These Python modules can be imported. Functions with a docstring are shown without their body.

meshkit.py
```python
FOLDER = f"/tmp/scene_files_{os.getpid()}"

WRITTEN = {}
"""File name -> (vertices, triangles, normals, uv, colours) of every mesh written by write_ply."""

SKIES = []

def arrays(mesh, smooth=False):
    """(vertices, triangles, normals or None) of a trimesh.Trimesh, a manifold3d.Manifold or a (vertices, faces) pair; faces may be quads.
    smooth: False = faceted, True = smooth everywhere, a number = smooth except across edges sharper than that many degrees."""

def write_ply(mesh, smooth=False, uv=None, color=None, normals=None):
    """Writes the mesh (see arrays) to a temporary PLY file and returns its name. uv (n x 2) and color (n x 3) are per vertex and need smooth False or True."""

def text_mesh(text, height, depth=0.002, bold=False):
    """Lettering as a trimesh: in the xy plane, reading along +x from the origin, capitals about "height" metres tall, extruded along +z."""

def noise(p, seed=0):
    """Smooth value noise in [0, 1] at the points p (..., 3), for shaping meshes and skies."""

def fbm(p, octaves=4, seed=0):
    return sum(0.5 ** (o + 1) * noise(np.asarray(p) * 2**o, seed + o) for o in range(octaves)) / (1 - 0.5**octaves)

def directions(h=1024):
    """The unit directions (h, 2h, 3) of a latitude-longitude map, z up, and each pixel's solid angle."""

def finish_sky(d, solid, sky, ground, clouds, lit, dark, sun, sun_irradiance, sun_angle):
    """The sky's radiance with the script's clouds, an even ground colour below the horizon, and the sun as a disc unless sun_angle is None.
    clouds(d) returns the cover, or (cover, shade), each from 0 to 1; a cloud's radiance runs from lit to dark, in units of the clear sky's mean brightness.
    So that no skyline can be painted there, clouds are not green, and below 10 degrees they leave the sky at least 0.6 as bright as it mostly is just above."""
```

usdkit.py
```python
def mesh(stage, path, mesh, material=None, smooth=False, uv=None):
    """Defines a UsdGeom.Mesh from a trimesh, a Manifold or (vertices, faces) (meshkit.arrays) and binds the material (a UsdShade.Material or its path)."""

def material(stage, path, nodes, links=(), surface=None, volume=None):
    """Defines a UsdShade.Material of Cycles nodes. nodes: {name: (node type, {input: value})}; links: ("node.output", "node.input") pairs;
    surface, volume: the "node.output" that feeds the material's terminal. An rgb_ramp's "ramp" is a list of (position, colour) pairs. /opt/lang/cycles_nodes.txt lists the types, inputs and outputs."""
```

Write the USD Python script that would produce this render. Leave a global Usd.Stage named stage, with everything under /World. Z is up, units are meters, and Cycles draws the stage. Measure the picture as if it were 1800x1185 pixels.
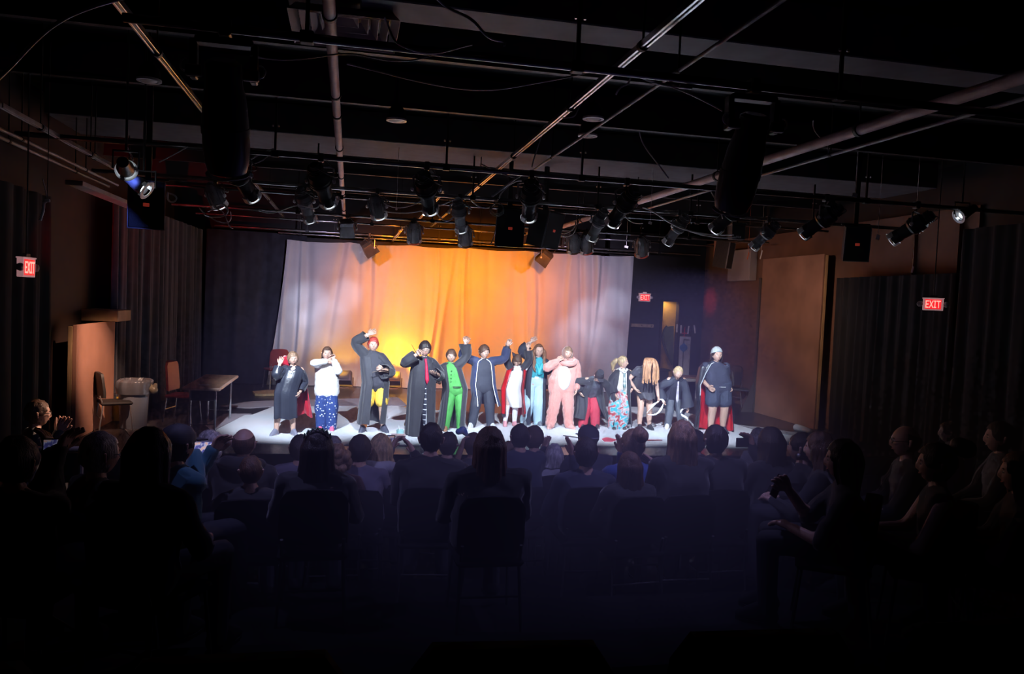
import math, random, numpy as np, trimesh, manifold3d as m3, usdkit, meshkit
from pxr import Usd, UsdGeom, UsdLux, UsdShade, Gf, Sdf, Vt

stage = Usd.Stage.CreateInMemory()
UsdGeom.SetStageUpAxis(stage, 'Z'); UsdGeom.SetStageMetersPerUnit(stage, 1.0)
UsdGeom.Xform.Define(stage, '/World'); UsdGeom.Scope.Define(stage, '/World/Looks')
rng = np.random.default_rng(7); random.seed(7)
A = np.array

# ---------------------------------------------------------------- camera (x right, y towards the stage, z up; stage floor z = 0)
FPX, EYE = 1380.0, A([0, 0, 2.2])
_up = A([.045, 1, -.0435]); _up /= np.linalg.norm(_up)
_fy = A([-285 / FPX, 73 / FPX, 1]); _fy -= _up * (_fy @ _up); _fy /= np.linalg.norm(_fy)
_rx = -np.cross(_up, _fy); _rx = _rx if _rx[0] > 0 else -_rx
CM = A([_rx, _fy, _up])
cam = UsdGeom.Camera.Define(stage, '/World/camera')
_m = np.eye(4); _m[:3, 0], _m[:3, 1], _m[:3, 2], _m[:3, 3] = CM[:, 0], CM[:, 1], -CM[:, 2], EYE
cam.AddTransformOp().Set(Gf.Matrix4d(*_m.T.ravel().tolist()))
cam.CreateHorizontalApertureAttr(36.0); cam.CreateFocalLengthAttr(36.0 * FPX / 1800); cam.CreateVerticalApertureAttr(23.7)
cam.CreateClippingRangeAttr(Gf.Vec2f(.05, 200)); cam.CreateExposureAttr(0.15)

def ray(px, py): return CM @ A([(px - 900) / FPX, (592.5 - py) / FPX, 1.0])
def at(px, py, Y): d = ray(px, py); return EYE + d * (Y / d[1])
def on(px, py, z=0.0): d = ray(px, py); return EYE + d * ((z - EYE[2]) / d[2])

# ---------------------------------------------------------------- lights of the house, with unseen and added spots (tune here)
def spot(pos, target, color, power, half, soft=.4, r=.06):
    n = len([c for c in stage.GetPrimAtPath('/World').GetChildren() if c.GetName().startswith('spot_beam')])
    l = UsdLux.SphereLight.Define(stage, f'/World/spot_beam_{n:03d}')
    pos, target = A(pos, float), A(target, float)
    z = pos - target; z /= np.linalg.norm(z); x = np.cross([0, 0, 1.0], z)
    x = A([1.0, 0, 0]) if np.linalg.norm(x) < 1e-6 else x / np.linalg.norm(x); y = np.cross(z, x)
    m = np.eye(4); m[:3, 0], m[:3, 1], m[:3, 2], m[:3, 3] = x, y, z, pos
    l.AddTransformOp().Set(Gf.Matrix4d(*m.T.ravel().tolist()))
    l.CreateColorAttr(Gf.Vec3f(*color)); l.CreateIntensityAttr(power); l.CreateRadiusAttr(r); l.CreateNormalizeAttr(True)
    s = UsdLux.ShapingAPI.Apply(l.GetPrim()); s.CreateShapingConeAngleAttr(half); s.CreateShapingConeSoftnessAttr(soft)
COOL, AMBER, YEL, BLUE, LAV, WARM = (.74, .85, 1), (1, .235, .008), (1, .50, .015), (.46, .42, 1), (.74, .66, 1), (1, .60, .42)
KEY = 800
def pipe2(px): return A([at(px, 350, 8.97)[0], 9.22, 3.16])
for px, tx in ((418, -.6), (748, 1.2), (932, 3.0), (1100, 4.6), (1290, 6.2)):       # front wash from lanterns on the second pipe
    spot(pipe2(px), (tx, 13.2, .6), COOL, KEY, 20, .8, .02)
for fx, p in ((-.6, 62), (6.0, 66)): spot((fx, 15.65, 3.5), (fx + .1, 19.2, 1.6), LAV, p, 46, 1)     # lavender wash on the backdrop
for fx, tx, p in ((.9, 1.6, 165), (2.7, 2.7, 190), (4.3, 4.1, 160)): spot((fx, 15.7, 3.45), (tx, 19.25, 1.9), AMBER, p, 42, 1)   # amber on the backdrop
for x, z, h, p in ((-1.0, 2.0, 8, 110), (-.55, 1.5, 9, 110), (-1.2, 1.2, 8, 90), (-.1, 2.2, 7, 80), (6.0, 1.9, 8, 110), (5.6, 1.3, 9, 110), (6.5, 1.2, 8, 110), (6.6, 2.3, 7, 80)): spot((x * .55 + 1.2, 15.6, 3.5), (x, 19.25, z), (.60, .74, 1), p, h, 1, .03)   # pale break-up patches at the sides
UPL = [on(604, 683), on(690, 684), on(949, 690)]
for u, tx, p in zip(UPL, (-.4, 1.6, 3.5), (11, 62, 14)): spot((u[0], u[1] - .30, .36), (tx, 19.3, 1.3), YEL, p, 70, 1)
for x, y, t, p, h in ((-1.8, 10.6, (-3.72, 12.85, .8), 310, 15), (5.5, 11.6, (9, 15, 1.6), 90, 32), (-.9, 9.3, (4.6, 4.7, .9), 30, 17), (5.6, 9.3, (-2.0, 5.4, .8), 40, 12), (.8, 10.2, (-2.8, 7.75, .5), 330, 13)): spot((x, y, 3.4), t, WARM, p, h, 1, .02)  # unseen spots, placed to light the side flats and the seated audience
BIGL = [A([at(396, 60, 4.84)[0], 4.84, 3.7]), A([at(1325, 150, 4.84)[0], 4.84, 3.7])]          # the two big lanterns close by
for q, t, p in zip(BIGL, (A([.3, 6.2, .5]), A([2.0, 6.2, .6])), (20, 38)): spot(q + A([0, .37, -.80]), t, BLUE, p, 60, 1, .02)  # added blue spots at the two unlit lanterns, lighting audience and haze
HLAMP = [(at(252, 330, 8.3), A([2.6, 7.4, .2])), (at(221, 297, 7.8), at(315, 500, 16.0)), (at(1690, 378, 8.97), A([1.5, 8.9, .2]))]    # lamps that face the house
for (p, t), c, q in zip(HLAMP, (COOL, (.12, .2, 1), COOL), (3, 30, 3)): spot(p + (t - p) / np.linalg.norm(t - p) * .12, t, c, q, 30 if q < 9 else 13, 1, .02)
spot(at(46, 470, 8.9) + A([-.06, .16, .0]), at(176, 410, 12.0), (1, .02, .03), 55, 17, 1, .01)                    # red spill of two exit signs
spot(at(1133, 523, 19.45) + A([.2, -.06, 0]), (9.3, 19.25, 2.45), (1, .02, .03), 9, 17, 1, .01)

# ---------------------------------------------------------------- materials
_mats = {}
def mat(key, color, rough=.6, metal=0.0, spec=.5, var=.0, scale=6.0, bump=0.0, bscale=40.0, sheen=0.0, emit=None, col2=None, squeeze=(1, 1, 1), coat=0):
    if key in _mats: return _mats[key]
    P = {'roughness': rough, 'metallic': metal, 'specular_ior_level': spec}
    if sheen: P |= {'sheen_weight': sheen, 'sheen_roughness': .5}
    if coat: P |= {'coat_weight': coat, 'coat_roughness': .2}
    if emit: P |= {'emission_color': emit[0], 'emission_strength': emit[1]}
    n = {'p': ('principled_bsdf', P)}; L = []
    if var or col2 is not None or bump:
        n['c'] = ('texture_coordinate', {}); n['m'] = ('mapping', {'scale': squeeze}); L.append(('c.object', 'm.vector'))
    if var or col2 is not None:
        a = A(color) * (1 - var); b = A(col2) if col2 is not None else np.minimum(A(color) * (1 + var), 1)
        n['n'] = ('noise_texture', {'scale': scale, 'detail': 4.0}); n['r'] = ('rgb_ramp', {'ramp': [(.35, tuple(a)), (.65, tuple(b))]})
        L += [('m.vector', 'n.vector'), ('n.fac', 'r.fac'), ('r.color', 'p.base_color')]
    else: P['base_color'] = color
    if bump:
        n['bn'] = ('noise_texture', {'scale': bscale, 'detail': 3.0}); n['b'] = ('bump', {'strength': bump, 'distance': .02})
        L += [('m.vector', 'bn.vector'), ('bn.fac', 'b.height'), ('b.normal', 'p.normal')]
    _mats[key] = usdkit.material(stage, '/World/Looks/' + key, n, L, surface='p.BSDF')
    return _mats[key]

# ---------------------------------------------------------------- object tree helpers
_names = {}
def numbered(parent, name):
    k = _names.get((parent, name), 0); _names[(parent, name)] = k + 1
    return f'{parent}/{name}' + (f'_{k:03d}' if k else '')
def tag(p, label=None, cat=None, group=None, kind=None):
    for a, b in (('label', label), ('category', cat), ('group', group), ('kind', kind)):
        if b: p.SetCustomDataByKey(a, b)
    return p
def thing(name, label, cat, loc=(0, 0, 0), rz=0.0, group=None):
    x = UsdGeom.Xform.Define(stage, numbered('/World', name)); x.AddTranslateOp().Set(Gf.Vec3d(*map(float, loc)))
    if rz: x.AddRotateZOp().Set(float(rz))
    return tag(x.GetPrim(), label, cat, group)
def joined(l):
    """pieces that touch become one solid; comes back as the list of solids left"""
    ms = [q if hasattr(q, 'to_mesh') else man(tm(q)) for q in l]
    t = tm(union(ms)) if all(m.status() == m3.Error.NoError and m.volume() > 0 for m in ms) else trimesh.util.concatenate([tm(q) for q in l])
    t.merge_vertices(); c = trimesh.graph.connected_components(t.face_adjacency, nodes=np.arange(len(t.faces)), min_len=4)
    return [trimesh.Trimesh(t.vertices, t.faces[k], process=False) for k in c]
def tidy(t): t = t.copy(); t.remove_unreferenced_vertices(); return t
def part(parent, name, mesh, m, smooth=35, label=None, kind=None, one=False):
    if isinstance(mesh, list):
        mesh = [tidy(q) for q in joined(mesh)]
        if one: mesh = [trimesh.util.concatenate(mesh)]
        for q in mesh[1:]: part(parent, name, q, m, smooth, label, kind)
        mesh = mesh[0]
    path = numbered(str(parent.GetPath()), name)
    return tag(usdkit.mesh(stage, path, mesh, m, smooth=smooth).GetPrim(), label, None, None, kind)
WORLD = stage.GetPrimAtPath('/World')
def top(name, mesh, m, label, cat, smooth=35, group=None, kind=None):
    return tag(part(WORLD, name, mesh, m, smooth), label, cat, group, kind)
def struct(name, mesh, m, parent=None, smooth=35, label=None):
    p = part(parent or WORLD, name, mesh, m, smooth)
    if parent is None: tag(p, label, None, None, 'structure')
    return p
def dup(src, loc, rz, label, group=None):
    was = src.GetCustomData()
    r = thing(src.GetName(), label, was['category'], loc, rz, group)
    r.GetReferences().AddInternalReference(src.GetPath()); r.SetInstanceable(True)
    return r

# ---------------------------------------------------------------- shapes
def tm(x):
    if hasattr(x, 'to_mesh'):
        q = x.to_mesh(); return trimesh.Trimesh(np.array(q.vert_properties[:, :3]), np.array(q.tri_verts), process=False)
    if isinstance(x, tuple):
        v, f, _ = meshkit.arrays(x); return trimesh.Trimesh(v, f, process=False)
    return x
def man(t): return m3.Manifold(m3.Mesh(vert_properties=np.asarray(t.vertices, np.float32), tri_verts=np.asarray(t.faces, np.uint32)))
def box(x0, x1, y0, y1, z0, z1, c=0.0):
    if not c: return m3.Manifold.cube((x1 - x0, y1 - y0, z1 - z0)).translate((x0, y0, z0))
    c = min(c, (x1 - x0) / 2.2, (y1 - y0) / 2.2, (z1 - z0) / 2.2); q = []
    for i in range(3):
        d = [c, c, c]; d[i] = 0
        q += [(x, y, z) for x in (x0 + d[0], x1 - d[0]) for y in (y0 + d[1], y1 - d[1]) for z in (z0 + d[2], z1 - d[2])]
    return m3.Manifold.hull_points(np.array(q, float))
def cen(sx, sy, sz, c=.006, at=(0, 0, 0)): return box(at[0] - sx / 2, at[0] + sx / 2, at[1] - sy / 2, at[1] + sy / 2, at[2] - sz / 2, at[2] + sz / 2, c)
_ico = {k: np.array(trimesh.creation.icosphere(subdivisions=k).vertices) for k in (1, 2)}
def ball(p, r, s=1): return _ico[s] * r + A(p)
def hull(*balls): return m3.Manifold.hull_points(np.vstack(balls))
def bone(a, ra, b, rb, s=1): return hull(ball(a, ra, s), ball(b, rb, s))
def chain(pr, s=1): return [bone(pr[i][0], pr[i][1], pr[i + 1][0], pr[i + 1][1], s) for i in range(len(pr) - 1)]
def union(l): return m3.Manifold.batch_boolean(l, m3.OpType.Add)
def soft(parts, ref=.03, it=8):
    t = tm(union(parts).refine_to_length(ref)); t.merge_vertices()
    trimesh.smoothing.filter_taubin(t, lamb=.5, nu=.53, iterations=it); return t
def frames(p):
    p = A(p, float); d = np.gradient(p, axis=0); d /= np.maximum(np.linalg.norm(d, axis=1, keepdims=True), 1e-9)
    n = np.cross(d[0], [0, 0, 1.0]); n = n if np.linalg.norm(n) > .1 else np.cross(d[0], [0, 1.0, 0]); out = []
    for t in d:
        n = n - t * (n @ t); n /= max(np.linalg.norm(n), 1e-9); out.append((n, np.cross(t, n)))
    return p, out
def grid(V, wrap_u=True, flip=False):      # V: rows x cols x 3 -> faces
    R, K = V.shape[:2]; f = []
    for i in range(R - 1):
        for j in range(K if wrap_u else K - 1):
            a, b, c, d = i * K + j, i * K + (j + 1) % K, (i + 1) * K + (j + 1) % K, (i + 1) * K + j
            f += [(a, b, c), (a, c, d)]
    f = A(f); return f[:, ::-1] if flip else f
def tube(p, r, n=8, caps=True):
    p, fr = frames(p); r = np.broadcast_to(r, len(p)); th = np.arange(n) * 2 * math.pi / n
    V = A([[c + rr * (math.cos(t) * u + math.sin(t) * w) for t in th] for c, rr, (u, w) in zip(p, r, fr)])
    f = grid(V).tolist(); v = V.reshape(-1, 3); 
    if caps:
        v = np.vstack([v, p[0], p[-1]]); k = len(p) * n
        for j in range(n): f += [(k, (j + 1) % n, j), (k + 1, k - n + j, k - n + (j + 1) % n)]
    return trimesh.Trimesh(v, A(f), process=False)
def spline(p, n=24):
    from scipy.interpolate import CubicSpline
    p = A(p, float)
    if len(p) < 3: return p
    t = np.r_[0, np.cumsum(np.linalg.norm(np.diff(p, axis=0), axis=1))]
    return CubicSpline(t, p)(np.linspace(0, t[-1], n))
def lathe(prof, n=24):
    p = A(prof, float); th = np.arange(n) * 2 * math.pi / n
    V = A([[(r * math.cos(t), r * math.sin(t), z) for t in th] for r, z in p])
    return trimesh.Trimesh(V.reshape(-1, 3), grid(V), process=False)
def shell(rings, n=44, sub=4, folds=7, amp=.0, th=.008, seed=0, rag=0.0):
    """open-fronted cloth: rings of (centre, a, b, gap in degrees, gap turn in degrees); front is -y"""
    R = A([[*c, a, b, g, o] for c, a, b, g, o in rings], float); q = np.linspace(0, len(R) - 1, (len(R) - 1) * sub + 1)
    R = A([np.interp(q, range(len(R)), R[:, k]) for k in range(7)]).T
    k = np.ones(3) / 3; 
    for c in (3, 4): R[1:-1, c] = np.convolve(R[:, c], k, 'valid')
    s = np.linspace(0, 1, n); t = np.linspace(0, 1, len(R)); g = np.random.default_rng(seed); ph = g.uniform(0, 6.28, 3)
    def surf(off):
        V = np.zeros((len(R), n, 3))
        for i, (x, y, z, a, b, gap, o) in enumerate(R):
            phi = np.radians(o) + np.radians(gap / 2) + s * (2 * math.pi - np.radians(gap))
            w = 1 + amp * t[i] * (np.sin(folds * phi + ph[0] + t[i]) + .5 * np.sin(folds * 1.7 * phi + ph[1]) + .35 * np.sin(folds * 2.9 * phi + ph[2] - t[i]))
            sq = lambda q: np.sign(q) * np.abs(q) ** .82
            V[i, :, 0] = x + (a * w - off) * sq(np.sin(phi)); V[i, :, 1] = y - (b * w - off) * sq(np.cos(phi)); V[i, :, 2] = z
            if i == len(R) - 1 and rag: V[i, :, 2] += rag * np.sin(5 * phi + ph[1])
        return V
    return slab(surf(0), surf(th))
def slab(O, I):
    """closes two open grids of the same size into one thin solid"""
    R, n = O.shape[:2]; K = R * n; f = grid(O, False, True).tolist() + (grid(I, False) + K).tolist()
    def edge(a, b, fl): q = [(a, b, K + b), (a, K + b, K + a)]; return [x[::-1] for x in q] if fl else q
    for i in range(R - 1): f += edge(i * n, (i + 1) * n, 1) + edge(i * n + n - 1, (i + 1) * n + n - 1, 0)
    for j in range(n - 1): f += edge(j, j + 1, 0) + edge((R - 1) * n + j, (R - 1) * n + j + 1, 1)
    return trimesh.Trimesh(np.vstack([O.reshape(-1, 3), I.reshape(-1, 3)]), A(f), process=False)
def sleeve(path, radii, n=18, th=.006, droop=0.0, seed=1):
    p, fr = frames(spline(path, 12)); r = np.interp(np.linspace(0, 1, 12), np.linspace(0, 1, len(radii)), radii)
    t = np.arange(n) * 2 * math.pi / n; g = np.random.default_rng(seed); a = g.uniform(0, 6, 2)
    def surf(off): return A([[c + (rr * (1 + .06 * math.sin(3 * x + a[0] + i * .9) + .05 * math.sin(5 * x + a[1] - i)) - off) * (math.cos(x) * u + math.sin(x) * w) - A([0, 0, droop * (i / 11) ** 2]) for x in t] for i, (c, rr, (u, w)) in enumerate(zip(p, r, fr))])
    O, I = surf(0), surf(th); K = 12 * n; f = grid(O).tolist() + (grid(I, True, True) + K).tolist()
    for i, fl in ((0, 1), (11, 0)):
        for j in range(n):
            x, y = i * n + j, i * n + (j + 1) % n; q = [(x, y, K + y), (x, K + y, K + x)]
            f += [z[::-1] for z in q] if fl else q
    return trimesh.Trimesh(np.vstack([O.reshape(-1, 3), I.reshape(-1, 3)]), A(f), process=False)
def rot(yaw=0, pitch=0, roll=0):
    y, p, r = map(math.radians, (yaw, pitch, roll)); c, s = math.cos, math.sin
    Z = A([[c(y), -s(y), 0], [s(y), c(y), 0], [0, 0, 1]]); X = A([[1, 0, 0], [0, c(p), -s(p)], [0, s(p), c(p)]]); Y = A([[c(r), 0, s(r)], [0, 1, 0], [-s(r), 0, c(r)]])
    return Z @ X @ Y
def placed(mesh, R=np.eye(3), t=(0, 0, 0)):
    q = tm(mesh).copy(); q.vertices = np.asarray(q.vertices) @ A(R).T + A(t, float); return q
def aim(d):     # rotation that turns +z towards d
    d = A(d, float) / np.linalg.norm(d); x = np.cross([0, 1.0, 0], d); x = A([1.0, 0, 0]) if np.linalg.norm(x) < 1e-6 else x / np.linalg.norm(x)
    return np.stack([x, np.cross(d, x), d], 1)
# ================================================================ the room
BLK = mat('black_paint', (.012, .012, .014), .55, var=.25, scale=3)
CEIL = mat('ceiling_black', (.010, .010, .011), .8, var=.3, scale=2)
GREY = mat('grey_duct', (.20, .195, .215), .6, var=.12, scale=4)
FLOORB = mat('stage_boards', (.035, .028, .032), .27, spec=.6, var=.35, scale=5, squeeze=(.4, 6, 1), bump=.12, bscale=14)
HOUSE = mat('house_floor', (.005, .005, .006), .95, spec=.05, var=.3, scale=4)
BROWN = mat('brown_wall_paint', (.20, .105, .075), .75, var=.18, scale=1.3)
BROWN2 = mat('flat_brown', (.27, .145, .10), .7, var=.22, scale=1.6)
TERRA = mat('terracotta_paint', (.42, .20, .135), .75, var=.08, scale=2)
DRAPE = mat('black_drape_lit', (.034, .035, .050), .85, var=.25, scale=5, sheen=.3)  # black stage cloth, its colour lightened to carry light and haze veil
DRAPE2 = mat('black_drape_dim', (.008, .0085, .012), .9, var=.25, scale=5)  # the same black cloth, its colour darkened for the dim house side
WOOD = mat('pale_wood', (.50, .33, .17), .6, var=.2, scale=3, squeeze=(8, 1, 1))
PIPE = mat('black_pipe', (.26, .25, .25), .22, spec=.8, var=.2, scale=8, metal=.85)
STEEL = mat('galvanised_strut', (.88, .86, .86), .24, metal=.9, var=.15, scale=10)
CONDUIT = mat('painted_conduit', (.62, .45, .44), .5, var=.1, scale=5)
STL = 11.04
struct('floor', [box(-4.0, 9.3, STL, 20.4, -.02, 0, .01)], FLOORB, label='dark glossy painted stage floor')
struct('trim_1', box(-4.0, 9.3, STL + .01, STL + .06, -.31, -.02, .004), BLK, label='low dark front face of the stage')
struct('floor_2', box(-5.2, 9.6, -3.0, 11.10, -.45, -.3), HOUSE, label='dark floor of the audience area')
ROWS = {1: (7.6, -.3), 2: (6.75, -.25), 3: (5.9, -.05), 4: (5.05, .10), 5: (4.2, .22), 6: (3.35, .40), 7: (2.5, .52), 8: (1.75, .64)}
for k in range(2, 9):
    y, z = ROWS[k]; y0 = ROWS[k + 1][0] + .32 if k < 8 else -2.5
    struct('trim_2' if k == 2 else f'trim_{k}', box(-4.6, 9.0, y0, y + .32, -.3, z, .01), HOUSE, label='dark carpeted riser step under an audience row')
struct('ceiling', box(-5.2, 9.6, -3, 20.4, 4.7, 4.8), CEIL)
HAZED_BLK = mat('hazed_black_wall', (.030, .028, .032), .6, var=.2, scale=2)  # black wall whose colour is lightened to carry the haze veil
struct('wall_back', box(-5.2, 9.6, 20.25, 20.4, -.3, 4.7), HAZED_BLK)
struct('wall_left', box(-4.2, -4.05, -3, 20.3, -.3, 4.7), mat('left_wall_paint', (.035, .017, .013), .7, var=.2, scale=2))
struct('wall_right', box(9.36, 9.5, -3, 20.3, -.3, 4.7), BLK)
struct('wall_right', box(9.3, 9.36, 10.3, 20.0, 0, 4.0), BROWN, label='brown painted stretch of the right wall beside the stage')
struct('wall_rear', box(-5.2, 9.6, -3.1, -3.0, -.45, 4.7), BLK)
# right back corner: black wall with a doorway
DX0, DX1 = at(1158, 640, 19.7)[0], at(1186, 640, 19.7)[0]
dz = at(1172, 530, 19.7)[2]
wb = thing('wall_back_right', None, None); wb.ClearCustomDataByKey('label'); tag(wb, kind='structure')
for q in ((box(6.6, DX0, 19.65, 19.8, 0, 4.2)), (box(DX1, 9.3, 19.65, 19.8, 0, 4.2)), (box(DX0, DX1, 19.65, 19.8, dz, 4.2))): part(wb, 'wall_panel', q, HAZED_BLK)
struct('door_1', [box(DX0 - .06, DX0, 19.6, 19.66, 0, dz + .06, .005), box(DX1, DX1 + .06, 19.6, 19.66, 0, dz + .06, .005), box(DX0, DX1, 19.6, 19.66, dz, dz + .06, .005)], mat('door_frame_black', (.02, .017, .015), .5))
struct('wall_passage', box(DX0 - .2, DX1 + .6, 20.15, 20.25, 0, dz + .4), mat('passage_yellow', (.75, .42, .10), .7, var=.05))
spot((DX0 + .15, 19.9, dz + .05), (DX0 + .45, 20.15, 1.2), (1, .75, .4), 3.2, 70, .5, .03)  # unseen lamp at the door head, placed to light the passage

def drape(name, label, pts, z0, z1, folds, amp, m=DRAPE, seed=0, th=.02, sub=None):
    """a hanging cloth along the floor line pts, with folds that deepen downwards"""
    p = A(pts, float); L = np.linalg.norm(p[-1] - p[0]); K = sub or int(folds * 10) + 2; s = np.linspace(0, 1, K)
    t = np.r_[0, np.cumsum(np.linalg.norm(np.diff(p, axis=0), axis=1))]; t /= t[-1]
    c = A([np.interp(s, t, p[:, k]) for k in (0, 1)]).T; d = np.gradient(c, axis=0); nrm = np.stack([-d[:, 1], d[:, 0]], 1); nrm /= np.linalg.norm(nrm, axis=1, keepdims=True)
    g = np.random.default_rng(seed); ph = g.uniform(0, 6.3, 4); R = 14
    def w(h):
        x = s * folds * 2 * math.pi
        return amp * (.45 + .55 * h) * (np.sin(x + ph[0] + .8 * np.sin(x * .31 + ph[1])) + .5 * np.sin(x * 1.83 + ph[2] + h) + .4 * np.sin(.37 * x + ph[3]))
    def surf(o): return A([[(*(c[j] + nrm[j] * (w(h)[j] + o)), z1 + (z0 - z1) * h) for j in range(K)] for h in np.linspace(0, 1, R)])
    return top(name, slab(surf(th), surf(0)), m, label, 'curtain', smooth=True)
drape('stage_curtain', 'long gathered black curtain down the left side behind the red chair', [(-3.75, 13.75), (-3.5, 15.5), (-3.35, 19.2)], .01, 3.55, 16, .05, seed=1)
drape('stage_curtain', 'flat black curtain at the back left beside the glowing backdrop', [(-3.3, 19.35), (-1.05, 19.5)], .01, 3.6, 5, .03, seed=2)
drape('stage_curtain', 'dark curtain at the far left edge behind the hanging exit sign', [(-3.75, 7.5), (-3.85, 11.3)], -.28, 3.3, 9, .05, m=DRAPE2, seed=3)
drape('stage_curtain', 'tall black curtain to the right of the big brown flat', [(9.05, 13.4), (8.95, 10.3)], -.29 + .3, 2.95, 11, .05, m=DRAPE2, seed=4)
drape('stage_curtain', 'dark curtain at the right edge beyond the exit sign', [(8.95, 10.2), (8.9, 5.5)], -.28, 3.6, 13, .05, m=DRAPE2, seed=5)
# the backdrop
def backdrop():
    K, R = 320, 44; u = np.linspace(0, 1, K); V = np.zeros((R, K, 3)); g = np.random.default_rng(5)
    tl, tr = at(505, 421, 19.25), at(1114, 450, 19.25); bl, br = at(468, 679, 19.2), at(1097, 691, 19.2)
    fx = np.sort(g.uniform(0, 1, 44)); fa = g.uniform(.02, .085, 44) * g.choice([-1, 1], 44); fw = g.uniform(.004, .014, 44)
    for i, h in enumerate(np.linspace(0, 1, R)):
        sag = .035 * np.abs(np.sin(u * math.pi * 6)) * (1 - h) ** 3
        he = h ** .9; curve = .30 * h * (1 - h)
        x = tl[0] + (tr[0] - tl[0]) * u + (he ** 1.5) * ((bl[0] - tl[0]) * (1 - u) ** 2 + (br[0] - tr[0]) * u ** 2)
        z = (tl[2] + (tr[2] - tl[2]) * u) * (1 - h) + .012 * h - sag
        y = 19.25 + sum(a * np.exp(-((u - f + .012 * math.sin(h * 3 + f * 40)) / w) ** 2) * (.35 + .65 * abs(math.sin(h * 2.2 + f * 9))) for f, a, w in zip(fx, fa, fw)) + .03 * np.sin(u * 40 + h * 2) * h
        y = y - .06 * np.exp(-((u - .53) / .05) ** 2) * np.exp(-(h / .12) ** 2)
        V[i] = np.stack([x, y, z], 1)
    B = V + A([0, .012, 0]); n = K * R; v = np.vstack([V.reshape(-1, 3), B.reshape(-1, 3)]); f = grid(V, False).tolist() + (grid(B, False, True) + n).tolist()
    return trimesh.Trimesh(v, A(f), process=False)
top('backdrop', backdrop(), mat('muslin', (.62, .60, .62), .9, var=.04, scale=2, bump=.05, bscale=30), 'wide pale cloth backdrop hung across the back of the stage, lit amber', 'backdrop', smooth=True)

# left: terracotta panel and ledge; right: brown flats and upper panel
t = thing('scenery_flat', 'terracotta painted wall flat at the left beside the dark chair', 'flat', (-3.72, 12.8, 0))
part(t, 'panel', box(-.03, .03, -.9, .9, .0, 1.62, .006), TERRA); part(t, 'frame', [box(-.09, -.03, -.9, -.82, 0, 1.6, .004), box(-.09, -.03, .82, .9, 0, 1.6, .004)], WOOD)
q = at(190, 553, 13.5)
top('ledge', box(-4.05, -3.52, 13.2, 13.95, q[2] - .1, q[2] + .08, .01), mat('ledge_wood', (.45, .27, .14), .6, var=.15, scale=4), 'pale wooden ledge jutting out above the terracotta flat', 'ledge')
t = thing('scenery_flat', 'tall brown scuffed wall flat standing at the right of the stage', 'flat', (8.98, 14.85, 0))
part(t, 'panel', box(-.04, .0, -1.15, 1.15, .0, 3.42, .006), BROWN2)
part(t, 'frame', [box(0, .06, -1.15, -1.08, 0, 3.4, .004), box(0, .06, 1.08, 1.15, 0, 3.4, .004), box(0, .06, -1.1, 1.1, 3.3, 3.38, .004)], WOOD)
b0 = on(1330, 722)
part(t, 'brace', [m3.Manifold.hull_points(A([(-.05, 1.17, 0), (-.35, 1.17, 0), (-.05, 1.17, .75), (-.05, 1.2, 0), (-.35, 1.2, 0), (-.05, 1.2, .75)], float)), box(-.07, -.03, 1.14, 1.22, 0, 3.0, .004)], mat('brace_dark', (.06, .05, .05), .6), label='dark triangular foot brace')
a, b = at(1262, 492, 17.6), at(1302, 440, 17.6)
top('wall_box', box(9.12, 9.3, 16.9, 18.0, a[2], b[2], .01), mat('box_beige', (.42, .36, .36), .6), 'pale box fixed high on the right wall behind a hanging lamp', 'box')
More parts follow.
